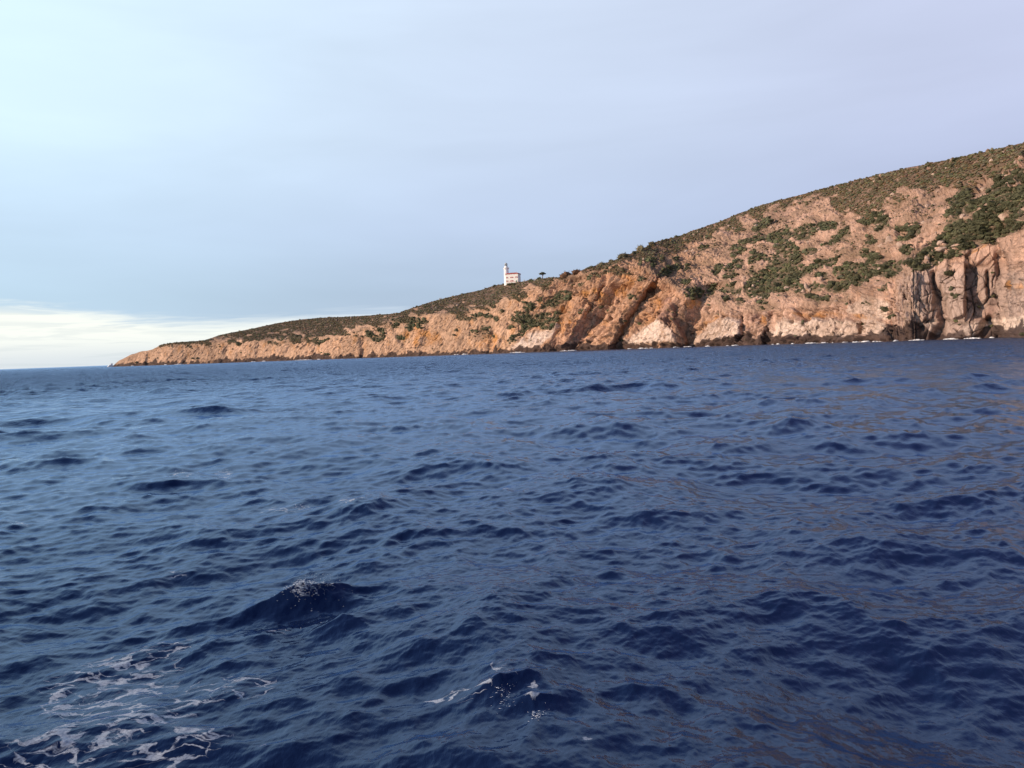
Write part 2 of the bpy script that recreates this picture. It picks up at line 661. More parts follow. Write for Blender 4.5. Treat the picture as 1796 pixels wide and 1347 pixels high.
    for e in [(190, 1190, 130, 55, 15, 1.0), (250, 1255, 190, 40, 22, 1.0), (120, 1320, 170, 50, 25, 1.0), (430, 1200, 45, 22, 15, 0.95),
              (300, 1320, 110, 35, 20, 0.85), (270, 1130, 70, 16, 12, 0.7),
              (830, 1238, 60, 9, 18, 0.75), (760, 1240, 45, 10, 0, 0.7), (868, 1212, 26, 14, -30, 1.0), (932, 1243, 12, 14, -50, 1.0),
              (1036, 1330, 6, 18, -60, 0.9), (450, 1318, 22, 6, 0, 1.2), (475, 1098, 26, 7, 0, 1.0), (325, 832, 26, 10, 0, 0.9),
              (400, 828, 18, 8, 0, 1.1), (384, 735, 10, 4, 0, 1.4), (870, 857, 45, 4, 6, 1.2), (610, 890, 30, 9, 0, 0.7),
              (500, 893, 60, 6, 0, 0.6), (12, 988, 10, 6, 0, 1.0), (320, 1000, 20, 7, 0, 0.7), (40, 925, 26, 6, 0, 0.7), (1165, 1080, 40, 5, -10, 0.0)]:
        ell(*e)
    n2_ = crest.shape[0]
    foam[:n2_] = np.maximum(foam[:n2_], crest)
    foam[:nrow] = np.maximum(foam[:nrow], fo * ((fy > 700) & (fx > -400) & (fx < 2000) & ((Y[:nrow] > 0))))
    far = smoothstep(RR, 12, 160)
    V = np.stack([Vx, Vy, H], -1).reshape(-1, 3)
    F = grid_faces(nr, nc, wrap=True)
    # close the middle under the camera with a fan ring -> tiny inner cap
    me = make_mesh('sea', V, F, M_WATER, True, {'foam': ('FLOAT', foam), 'far': ('FLOAT', far)})
    o = add('sea', me)
    tag(o, 'choppy deep blue sea with small crests and foam streaks', kind='structure')
    return Vx, Vy, H, r


SEA_X, SEA_Y, SEA_H, SEA_R = build_sea()


# ------------------------------------------------------------------ the headland
SKY = [(196, 643.5), (199, 641), (203, 637), (209, 632), (215, 629.5), (229, 622), (245, 617), (258, 615), (267, 613), (282, 604.5), (308, 600), (359, 597),
       (372, 592), (390, 586.5), (436, 577.6), (487, 566.5), (526, 560.5), (564, 557), (600, 556), (640, 553.5), (700, 549), (722, 540.5),
       (756, 529.5), (785, 521.5), (811, 515.5), (845, 508), (867, 500.5), (885, 497.5), (912, 494), (929, 491), (965, 487), (980, 486), (1000, 482),
       (1022, 474), (1054, 463), (1074, 457), (1100, 447), (1127, 436), (1147, 425), (1190, 414), (1223, 401.5), (1231, 399), (1262, 388.5),
       (1302, 371.5), (1347, 357.5), (1395, 343.5), (1437, 332.5), (1473, 323), (1500, 316), (1549, 304), (1600, 292.5), (1628, 286),
       (1673, 276.5), (1718, 268.5), (1746, 261.5), (1796, 249), (1900, 226), (2100, 190), (2300, 165)]
CT = [(196, 643), (210, 634), (282, 606), (359, 600), (487, 597), (590, 590), (640, 577), (734, 553), (811, 549), (867, 533), (934, 508), (985, 490),
      (1030, 480), (1090, 462), (1130, 470), (1160, 485), (1190, 510), (1230, 530), (1300, 548), (1396, 540), (1480, 530), (1520, 505),
      (1570, 490), (1600, 478), (1640, 469), (1676, 452), (1727, 430), (1756, 422), (1796, 400), (1900, 385), (2300, 350)]
DS = [(196, 1180), (203, 1175), (300, 1080), (487, 940), (640, 830), (800, 735), (900, 680), (1000, 630), (1100, 585), (1200, 545), (1300, 500),
      (1400, 455), (1500, 412), (1550, 385), (1600, 377), (1640, 381), (1690, 372), (1735, 374), (1760, 374), (1776, 356), (1796, 330), (1900, 290), (2100, 240), (2300, 210)]
# lower edge of the continuous scrub cover
SCR = [(282, 604), (359, 600), (372, 597), (410, 597), (449, 593), (487, 597), (539, 592), (590, 590), (600, 584), (640, 577), (680, 563), (734, 553), (774, 549),
       (811, 549), (845, 546), (867, 533), (912, 517), (934, 508), (965, 499), (985, 488), (1010, 480), (1030, 476), (1050, 481), (1075, 478), (1100, 466),
       (1130, 456), (1165, 446), (1190, 433), (1200, 430), (1247, 412), (1300, 393), (1352, 367), (1402, 360), (1437, 347), (1455, 350),
       (1470, 378), (1520, 376), (1545, 362), (1575, 345), (1610, 335), (1640, 331), (1660, 324), (1690, 322), (1740, 312), (1796, 293), (2300, 240)]

X0, X1, Y0, Y1 = 190, 1810, 240, 655
gx, gy = np.meshgrid(np.arange(X0, X1, 1.0), np.arange(Y0, Y1, 1.0))


def blob(arr, cx, cy, rx, ry, turn=0.0, k=1.0):
    """soft ellipse, turn anticlockwise in the picture"""
    t = math.radians(turn)
    m = max(rx, ry) * 1.6 + 3
    i0, i1 = int(max(cy - m - Y0, 0)), int(min(cy + m - Y0, arr.shape[0]))
    j0, j1 = int(max(cx - m - X0, 0)), int(min(cx + m - X0, arr.shape[1]))
    if i1 <= i0 or j1 <= j0:
        return
    u = gx[i0:i1, j0:j1] - cx
    v = gy[i0:i1, j0:j1] - cy
    a_ = (u * math.cos(t) - v * math.sin(t)) / rx
    b_ = (u * math.sin(t) + v * math.cos(t)) / ry
    q = np.hypot(a_, b_)
    val = k * np.clip((1.25 - q) / 0.45, 0, 1)
    arr[i0:i1, j0:j1] = np.maximum(arr[i0:i1, j0:j1], val)


def poly(arr, pts, k=1.0, soft=1.5):
    pts = np.array(pts, float)
    inside = np.zeros(gx.shape, bool)
    dist = np.full(gx.shape, 1e9)
    n = len(pts)
    x0, y0 = pts.min(0) - 12
    x1, y1 = pts.max(0) + 12
    sl = (slice(int(max(y0 - Y0, 0)), int(max(y1 - Y0, 0))), slice(int(max(x0 - X0, 0)), int(max(x1 - X0, 0))))
    X, Y = gx[sl], gy[sl]
    ins = np.zeros(X.shape, bool)
    dd = np.full(X.shape, 1e9)
    for i in range(n):
        ax, ay = pts[i]
        bx, by = pts[(i + 1) % n]
        cond = (ay > Y) != (by > Y)
        with np.errstate(divide='ignore', invalid='ignore'):
            xi = (bx - ax) * (Y - ay) / ((by - ay) if by != ay else 1e-9) + ax
        ins ^= cond & (X < xi)
        L2 = (bx - ax) ** 2 + (by - ay) ** 2 + 1e-9
        t = np.clip(((X - ax) * (bx - ax) + (Y - ay) * (by - ay)) / L2, 0, 1)
        dd = np.minimum(dd, np.hypot(X - ax - t * (bx - ax), Y - ay - t * (by - ay)))
    sd = np.where(ins, dd, -dd)
    arr[sl] = np.maximum(arr[sl], k * smoothstep(sd, -soft, soft))


def line_dist(pts):
    """signed distance (positive to the right of a line drawn downwards) and the fade at its ends"""
    pts = np.array(pts, float)
    best = np.full(gx.shape, 1e9)
    sgn = np.zeros(gx.shape)
    for (ax, ay), (bx, by) in zip(pts[:-1], pts[1:]):
        L2 = (bx - ax) ** 2 + (by - ay) ** 2
        t = ((gx - ax) * (bx - ax) + (gy - ay) * (by - ay)) / L2
        tc = np.clip(t, 0, 1)
        d = np.hypot(gx - ax - tc * (bx - ax), gy - ay - tc * (by - ay))
        s = np.sign((bx - ax) * (gy - ay) - (by - ay) * (gx - ax))
        up = d < best
        best = np.where(up, d, best)
        sgn = np.where(up, -s, sgn)
    ys = pts[:, 1]
    fade = smoothstep(gy, ys.min() - 8, ys.min() + 6)
    return best * sgn, fade


# ---- vegetation maps (photo bearings)
GREEN = np.zeros(gx.shape)
for b_ in [(1446, 397, 22, 8, 8), (1410, 408, 20, 10, 15), (1475, 412, 17, 7, 25), (1456, 425, 14, 4, 15), (1420, 438, 12, 6, 10),
           (1530, 383, 20, 10, 15), (1550, 390, 11, 9), (1520, 421, 5, 4), (1533, 425, 9, 4, 20), (1543, 402, 8, 4), (1583, 400, 13, 4, 5),
           (1585, 420, 11, 5, 10), (1592, 441, 9, 8), (1520, 446, 12, 4), (1600, 403, 14, 9), (1665, 377, 9, 4, 5),
           (1336, 393, 18, 6, 25), (1325, 405, 6, 3), (1326, 423, 13, 7, 10), (1303, 425, 8, 4), (1367, 416, 28, 9, 12), (1296, 437, 14, 6),
           (1324, 445, 7, 4), (1288, 451, 6, 5), (1338, 452, 9, 4), (1320, 459, 9, 4, 15), (1290, 468, 17, 6, 25), (1318, 474, 5, 4),
           (1260, 475, 6, 11, -25), (1380, 440, 20, 14, 0), (1378, 470, 30, 24, 0), (1243, 418, 7, 3, 10), (1232, 434, 8, 3, 20),
           (1205, 469, 5, 3), (1217, 515, 14, 9, 10), (1249, 508, 6, 12, -35), (1203, 495, 8, 6), (1275, 506, 15, 5, 28), (1291, 510, 10, 5),
           (1280, 486, 13, 3, 20), (1341, 524, 14, 5, 20), (1273, 526, 5, 5), (1298, 528, 6, 3, 20),
           (1560, 472, 20, 14, 15), (1531, 455, 12, 6), (1431, 504, 12, 6), (1472, 502, 25, 7, 5), (1435, 523, 21, 3.5), (1412, 477, 17, 6, 20),
           (1445, 463, 25, 7, 10), (1445, 486, 11, 4), (1402, 508, 8, 8), (1553, 505, 8, 5, 30),
           (1170, 475, 17, 5, 20), (1188, 466, 8, 5, 30), (1123, 489, 5, 5), (1163, 457, 5, 5), (1145, 466, 5, 4), (1138, 456, 12, 4, 10),
           (1123, 463, 4, 3), (1186, 455, 6, 4, 30), (1018, 498, 6, 3, 40), (1034, 487, 7, 3, 35), (1001, 497, 4, 2),
           (820, 559, 7, 3, 15), (838, 553, 9, 3, 10), (856, 554, 8, 3, -5), (871, 559, 5, 4, -30),
           (929, 539, 10, 7), (948, 526, 6, 3.5), (898, 575, 6, 3, 30), (881, 547, 5, 2.5), (800, 579, 4, 2.5), (830, 580, 6, 2.5, 20),
           (910, 548, 4, 3), (718, 573, 7, 7), (737, 573, 6, 3), (742, 564, 6, 3), (710, 561, 24, 4), (696, 571, 5, 4, 20),
           (647, 585, 6, 6), (668, 579, 7, 4), (663, 594, 11, 4), (672, 587, 3, 4), (702, 592, 8, 2.5), (418, 602.5, 4, 3),
           (491, 593, 7, 5), (524, 591, 5, 4), (540, 589, 4, 3), (553, 597, 4, 5), (565, 599, 8, 2, 25), (578, 594, 7, 2, 25),
           (851, 575, 7, 4), (867, 592, 3, 3), (1060, 545 - 0, 0.1, 0.1), (1021, 545, 4, 4)]:
    blob(GREEN, *b_)
for p_ in [[(1330, 472), (1396, 470), (1400, 498), (1370, 512), (1345, 518), (1315, 521), (1305, 510), (1314, 490)],
           [(1463, 472), (1485, 464), (1530, 461), (1545, 470), (1538, 490), (1510, 500), (1485, 492), (1473, 485)],
           [(1678, 328), (1700, 332), (1703, 350), (1720, 352), (1700, 372), (1676, 380), (1662, 350)],
           [(952, 541), (960, 530), (975, 519), (978, 511), (1000, 511), (1002, 525), (982, 531), (975, 538), (962, 542)],
           [(899, 560), (910, 551), (945, 553), (955, 548), (965, 550), (962, 560), (975, 548), (984, 543), (980, 560), (966, 576), (950, 578),
            (945, 571), (930, 576), (920, 586), (895, 597), (890, 594), (905, 588), (918, 577), (912, 567)],
           [(1800, 297), (1750, 318), (1738, 330), (1720, 345), (1705, 360), (1680, 375), (1665, 395), (1650, 413), (1636, 430), (1612, 446),
            (1590, 462), (1606, 474), (1623, 477), (1640, 469), (1656, 459), (1676, 451), (1690, 441), (1727, 427), (1748, 428), (1756, 419), (1770, 414), (1800, 397)]]:
    poly(GREEN, p_)
BARE = np.zeros(gx.shape)
for p_ in [[(1740, 319), (1713, 328), (1703, 340), (1709, 346), (1720, 341), (1744, 325)], [(1746, 313), (1771, 304), (1768, 309), (1750, 318)],
           [(1774, 301), (1797, 291), (1797, 296), (1776, 304)], [(1704, 371), (1722, 360), (1750, 350), (1746, 357), (1728, 366), (1706, 374)],
           [(1766, 331), (1794, 320), (1796, 325), (1768, 336)], [(1758, 380), (1766, 372), (1775, 378), (1765, 384)],
           [(1685, 380), (1710, 374), (1700, 384), (1690, 386)]]:
    poly(BARE, p_, 1.0, 1.0)
for b_ in [(1658, 433, 7, 3, 15), (1681, 436, 8, 3, 10), (1660, 444, 12, 4, 5), (1625, 460, 5, 4), (1638, 452, 3, 3), (1695, 383, 5, 4),
           (1548, 472, 7, 3, 20), (1530, 466, 5, 1.5, 10), (1752, 345, 7, 3, 30)]:
    blob(BARE, *b_)
nz = samp(NT_F, gx / 190.0, gy / 120.0)
nz2 = samp(NT_B, gx / 400.0, gy / 300.0)
nzf = samp(NT_F, gx / 70.0, gy / 40.0)
for _ in range(3):
    for ax in (0, 1):
        GREEN = sum(w_ * np.roll(GREEN, q_ - 2, ax) for q_, w_ in enumerate((0.0625, 0.25, 0.375, 0.25, 0.0625)))
GREEN = smoothstep(GREEN + 0.10 * nz + 0.10 * nzf, 0.14, 0.5) * (1 - BARE)
GREEN *= np.clip(1.15 - 0.4 * np.clip(samp(NT_F, gx / 55.0 + 0.3, gy / 33.0), 0, 2), 0.3, 1)
scr_y = interp(SCR, gx[0])[None, :]
SCRUB = (1 - 0.5 * smoothstep(samp(NT_F, gx / 120.0 + 0.6, gy / 45.0), 1.0, 1.8)) * smoothstep(scr_y - gy + 6.0 * nz + 3.0 * nzf, -5, 5) * (1 - BARE)
# bare streaks inside the scrub
for b_ in [(1440, 353, 12, 4, 25), (1300, 386, 5, 2, 35), (1410, 350, 26, 3, 18), (1350, 368, 20, 3, 28), (480, 584, 12, 1.4, 3), (437, 588, 7, 1.5, 8), (500, 578, 10, 1.3, 10), (760, 535, 4, 1.4),
           (828, 536, 6, 2), (812, 530, 4, 1.5), (1465, 345, 6, 1.2, 20), (1528, 315, 7, 1.4, 5), (1605, 295, 7, 1.8, 8), (1718, 305, 5, 1.5),
           (1110, 455, 6, 1.2, 20), (1080, 466, 6, 1.2, 30), (1790, 280, 8, 1.5, 15)]:
    blob(BARE, *b_)
SCRUB = SCRUB * (1 - BARE)
# thin brown scrub on the rocky slopes
THIN = np.zeros(gx.shape)
for b_ in [(1638, 341, 14, 3, 3), (1633, 360, 26, 7), (1632, 380, 11, 4), (1545, 439, 9, 4), (1215, 453, 9, 3, 10), (1150, 440, 20, 10, 25), (1350, 400, 40, 10, 15),
           (1500, 430, 30, 14), (1360, 380, 16, 6), (1480, 445, 20, 8), (1600, 370, 30, 14, 10), (1330, 435, 20, 8), (1000, 489, 20, 5, 10), (1040, 478, 22, 6, 20),
           (1100, 475, 20, 6), (690, 570, 40, 8, 10), (920, 560, 30, 14), (850, 585, 16, 10), (1250, 430, 30, 10, 20), (380, 592, 20, 3)]:
    blob(THIN, *b_, k=0.55) if len(b_) == 5 else blob(THIN, *b_, 0.0, 0.55)

# ---- relief of the crags, metres towards the viewer
REL = np.zeros(gx.shape)
GULLY = [  # points top to bottom, depth, left width, right width (px)
    ([(1150, 505), (1138, 525), (1125, 545), (1110, 562), (1098, 582), (1090, 600), (1088, 612)], 20, 21, 46),
    ([(1100, 500), (1078, 520), (1057, 545), (1047, 565), (1032, 588), (1022, 612)], 16, 30, 34),
    ([(1180, 470), (1160, 482), (1150, 496), (1138, 512), (1120, 532)], 7, 8, 14),
    ([(1256, 500), (1236, 527), (1224, 551), (1213, 585), (1208, 612)], 18, 28, 44),
    ([(1182, 520), (1186, 545), (1194, 575), (1198, 600)], 6, 5, 18),
    ([(1303, 552), (1303, 581), (1298, 606)], 5, 6, 14),
    ([(1330, 545), (1328, 560), (1322, 575)], 4, 8, 9),
    ([(1364, 552), (1357, 568), (1351, 582), (1343, 606)], 9, 14, 34),
    ([(1508, 548), (1507, 575), (1502, 604)], 5, 6, 24),
    ([(1440, 530), (1432, 545), (1424, 570), (1420, 600)], 2.5, 10, 20),
    ([(1635, 480), (1641, 512), (1648, 537), (1653, 565), (1640, 588)], 5, 10, 14),
    ([(1696, 465), (1695, 510), (1694, 553)], 4, 4, 40),
    ([(1732, 475), (1733, 515)], 4, 4, 5),
    ([(1768, 445), (1771, 487), (1777, 520)], 8, 26, 9),
    ([(1736, 555), (1730, 572), (1722, 585)], 6, 14, 10),
    ([(985, 545), (980, 575), (975, 600), (973, 617)], 5, 9, 16),
    ([(1004, 520), (990, 545), (986, 560)], 4, 6, 8),
    ([(1066, 485), (1064, 500), (1055, 515), (1040, 540), (1032, 560)], 4, 8, 9),
    ([(1046, 485), (1046, 500), (1043, 508)], 2.5, 5, 7),
    ([(635, 595), (638, 610), (636, 628)], 7, 10, 14),
    ([(824, 560), (824, 585)], 2.5, 3, 6), ([(755, 565), (748, 590), (740, 615)], 4, 9, 12),
    ([(690, 565), (700, 590), (712, 610)], 3, 8, 8), ([(866, 575), (862, 600), (858, 620)], 4, 8, 12),
    ([(893, 560), (893, 580), (880, 612)], 4, 10, 14), ([(560, 600), (550, 630)], 4, 9, 12), ([(510, 605), (500, 632)], 3, 8, 10),
    ([(455, 600), (450, 634)], 3, 7, 10), ([(328, 625), (322, 640)], 5, 8, 10), ([(262, 618), (258, 640)], 4, 4, 10), ([(400, 605), (392, 636)], 3, 8, 10),
    ([(1796, 292), (1750, 316), (1722, 345), (1700, 366), (1672, 388), (1645, 425), (1612, 448)], 6, 80, 40),
    ([(1010, 485), (985, 510), (975, 530), (950, 560), (925, 590)], 7, 30, 35),
    ([(1380, 400), (1365, 440), (1345, 480), (1330, 520)], 5, 30, 30),
    ([(1590, 400), (1570, 450), (1560, 490)], 6, 30, 25),
    ([(1590, 520), (1600, 545), (1618, 575)], 3, 8, 8),
]
for pts, A, wl, wr in GULLY:
    s, fade = line_dist(pts)
    prof = np.where(s < 0, np.clip(1 + s / wl, 0, 1), np.clip(1 - s / wr, 0, 1))
    prof = prof * prof * (3 - 2 * prof) * 0.5 + prof * 0.5
    yb = max(p[1] for p in pts)
    prof = prof * fade * (1 - smoothstep(gy, yb + 2, yb + 14))
    REL = np.minimum(REL, 0) * 1.0 if False else REL - A * prof
# ledges and slabs that stand out
SLAB = np.zeros(gx.shape)
poly(SLAB, [(1352, 584), (1372, 560), (1425, 556), (1500, 560), (1504, 600), (1352, 600)], 4.0, 4)
poly(SLAB, [(1210, 600), (1222, 575), (1262, 555), (1300, 565), (1302, 600)], 4.0, 4)
poly(SLAB, [(1512, 600), (1512, 560), (1530, 548), (1550, 566), (1570, 600)], 3.5, 4)
poly(SLAB, [(1138, 600), (1150, 560), (1162, 556), (1180, 580), (1182, 600)], 3.0, 4)
poly(SLAB, [(1656, 462), (1692, 458), (1694, 550), (1672, 560), (1652, 520), (1640, 490)], 3.0, 2)
poly(SLAB, [(1672, 595), (1700, 568), (1730, 552), (1735, 572), (1720, 595)], 3.5, 3)
REL += SLAB
# small overhanging scarp
SC = np.zeros(gx.shape)
poly(SC, [(1398, 543), (1470, 540), (1466, 556), (1440, 562), (1402, 556)], -3.0 * -1, 1.5)
REL -= SC
CRK = np.zeros(gx.shape)
CRACKS = [[(1635, 484), (1641, 512), (1650, 535), (1654, 565)], [(1652, 505), (1695, 504)], [(1650, 498), (1673, 478)], [(1695, 460), (1695, 512), (1697, 550)],
          [(1665, 532), (1695, 523)], [(1714, 482), (1713, 505)], [(1731, 484), (1734, 514)], [(1745, 478), (1740, 502)], [(1768, 450), (1770, 480), (1777, 520)],
          [(1735, 518), (1757, 519)], [(1777, 500), (1800, 499)], [(1766, 470), (1800, 458)], [(1780, 540), (1800, 528)], [(1608, 505), (1620, 540), (1628, 548)],
          [(1622, 503), (1630, 542)], [(1596, 518), (1602, 546)], [(1600, 560), (1626, 552)], [(1600, 582), (1618, 572), (1638, 555)], [(1672, 575), (1692, 592)],
          [(1700, 585), (1727, 575)], [(1672, 470), (1676, 500)], [(1706, 520), (1712, 548)], [(1752, 528), (1772, 545)], [(1788, 462), (1783, 500)], [(1790, 505), (1780, 540)],
          [(1570, 508), (1575, 540), (1590, 565)], [(1585, 500), (1592, 535)], [(1560, 525), (1566, 548)],
          [(1436, 562), (1428, 586)], [(1462, 556), (1461, 580)], [(1508, 550), (1507, 592)], [(1512, 569), (1550, 569)], [(1550, 569), (1551, 584)],
          [(1512, 553), (1536, 551), (1551, 568)], [(1479, 547), (1503, 557)], [(1525, 505), (1530, 530)], [(1545, 515), (1540, 540)], [(1496, 520), (1494, 545)],
          [(1392, 562), (1420, 575)], [(1400, 540), (1440, 546), (1466, 541)], [(1375, 560), (1368, 592)], [(1078, 520), (1082, 534), (1088, 547)],
          [(1040, 572), (1045, 588), (1054, 602)], [(1127, 560), (1132, 570), (1141, 578)], [(1162, 560), (1179, 580), (1188, 590)], [(1175, 538), (1174, 573)],
          [(1043, 518), (1033, 548)], [(1262, 550), (1282, 558), (1300, 556)], [(1274, 578), (1289, 567)], [(1230, 556), (1224, 588)], [(1303, 548), (1304, 582), (1300, 604)],
          [(1318, 548), (1322, 575)], [(1340, 545), (1334, 575)], [(1062, 500), (1050, 530)], [(1100, 500), (1085, 520)], [(1010, 500), (998, 530)], [(1096, 540), (1080, 575)],
          [(1020, 520), (1006, 560)], [(1160, 535), (1155, 560)], [(1148, 545), (1140, 570)]]
gk = np.random.default_rng(55)
for _ in range(90):
    cx_ = gk.uniform(880, 1590)
    yt = float(interp(CT, cx_))
    cy_ = gk.uniform(yt + 2, 595)
    ln = gk.uniform(6, 22)
    an_ = math.radians(gk.normal(62, 14) if gk.random() < 0.75 else gk.normal(-12, 12))
    CRACKS.append([(cx_ + ln * math.cos(an_) * 0.5, cy_ - ln * math.sin(an_) * 0.5), (cx_ - ln * math.cos(an_) * 0.5, cy_ + ln * math.sin(an_) * 0.5)])
for pts_ in CRACKS:
    for (ax_, ay_), (bx_, by_) in zip(pts_[:-1], pts_[1:]):
        i0, i1 = int(max(min(ay_, by_) - 5 - Y0, 0)), int(min(max(ay_, by_) + 5 - Y0, gx.shape[0]))
        j0, j1 = int(max(min(ax_, bx_) - 5 - X0, 0)), int(min(max(ax_, bx_) + 5 - X0, gx.shape[1]))
        gxx, gyy = gx[i0:i1, j0:j1], gy[i0:i1, j0:j1]
        L2 = (bx_ - ax_) ** 2 + (by_ - ay_) ** 2 + 1e-6
        tt = np.clip(((gxx - ax_) * (bx_ - ax_) + (gyy - ay_) * (by_ - ay_)) / L2, 0, 1)
        dd_ = np.hypot(gxx - ax_ - tt * (bx_ - ax_) + 0.8 * samp(NT_F, gxx / 60.0, gyy / 60.0), gyy - ay_ - tt * (by_ - ay_))
        CRK[i0:i1, j0:j1] = np.maximum(CRK[i0:i1, j0:j1], np.exp(-(dd_ / 0.95) ** 2) * np.minimum(1, 0.4 + 3 * np.minimum(tt, 1 - tt)))
k5 = np.array([1, 4, 6, 4, 1]) / 16.0
for ax in (0, 1):
    REL = sum(k5[i] * np.roll(REL, i - 2, ax) for i in range(5))

# ---- stain and rock tone maps, two of them with crag shade painted in
OCH = np.zeros(gx.shape)
for b_ in [(1210, 537, 6, 11, -10), (1435, 551, 34, 6, 0), (1715, 437, 16, 3.5, 25), (1100, 490, 14, 14, 30), (1085, 510, 10, 12, 30), (1040, 520, 20, 14),
           (1243, 560, 16, 3, 30), (1560, 535, 4, 12), (1513, 555, 20, 4, -15), (740, 590, 30, 16), (860, 600, 26, 14), (1150, 540, 10, 20), (1222, 530, 8, 10), (1340, 563, 5, 8),
           (1780, 500, 10, 8), (990, 560, 12, 30, -15)]:
    blob(OCH, *b_)
MAUVE = np.zeros(gx.shape)  # mauve rock tone, with shade of the crag faces painted in
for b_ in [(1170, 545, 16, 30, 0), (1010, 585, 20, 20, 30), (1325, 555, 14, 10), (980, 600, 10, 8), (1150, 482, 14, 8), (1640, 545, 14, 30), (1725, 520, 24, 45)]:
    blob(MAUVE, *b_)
SHADE = np.zeros(gx.shape)  # shade beside buttresses and in clefts, painted into the rock albedo
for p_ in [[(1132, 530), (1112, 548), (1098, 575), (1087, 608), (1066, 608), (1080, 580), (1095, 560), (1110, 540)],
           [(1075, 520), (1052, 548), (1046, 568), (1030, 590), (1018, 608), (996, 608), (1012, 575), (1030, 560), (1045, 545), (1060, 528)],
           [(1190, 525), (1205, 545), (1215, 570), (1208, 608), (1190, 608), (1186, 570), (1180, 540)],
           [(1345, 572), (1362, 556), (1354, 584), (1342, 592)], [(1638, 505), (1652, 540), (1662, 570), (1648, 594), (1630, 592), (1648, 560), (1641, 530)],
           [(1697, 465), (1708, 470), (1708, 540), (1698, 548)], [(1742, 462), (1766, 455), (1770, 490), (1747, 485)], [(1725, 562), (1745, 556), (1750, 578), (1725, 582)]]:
    poly(SHADE, p_, 1.0, 3)
PALE = np.zeros(gx.shape)
for p_ in [[(1350, 590), (1368, 566), (1425, 558), (1505, 562), (1504, 594), (1430, 590)], [(1205, 602), (1225, 575), (1262, 556), (1300, 562), (1300, 590)],
           [(1510, 590), (1512, 566), (1528, 550), (1550, 566), (1575, 592)], [(1095, 602), (1120, 575), (1150, 558), (1178, 578), (1182, 598)],
           [(890, 612), (930, 585), (960, 578), (985, 560), (970, 590), (940, 610)], [(1670, 592), (1700, 570), (1740, 560), (1796, 555), (1796, 575), (1700, 588)],
           [(1480, 545), (1510, 515), (1560, 530), (1560, 560), (1520, 560)], [(1610, 590), (1625, 565), (1640, 560), (1636, 585)]]:
    poly(PALE, p_, 1.0, 4)
GREYC = smoothstep(gx, 1562, 1590) * smoothstep(gy, 455, 490)


def gsample(arr, x, y):
    xx = np.clip(x - X0, 0, arr.shape[1] - 1.001)
    yy = np.clip(y - Y0, 0, arr.shape[0] - 1.001)
    i = yy.astype(int)
    j = xx.astype(int)
    fy = yy - i
    fx = xx - j
    return (arr[i, j] * (1 - fx) + arr[i, j + 1] * fx) * (1 - fy) + (arr[i + 1, j] * (1 - fx) + arr[i + 1, j + 1] * fx) * fy


NROW = 430
NUND = 10
NBACK = 22
XC = np.concatenate([np.arange(196, 1800, 0.85), np.arange(1801, 2300, 4.0)])


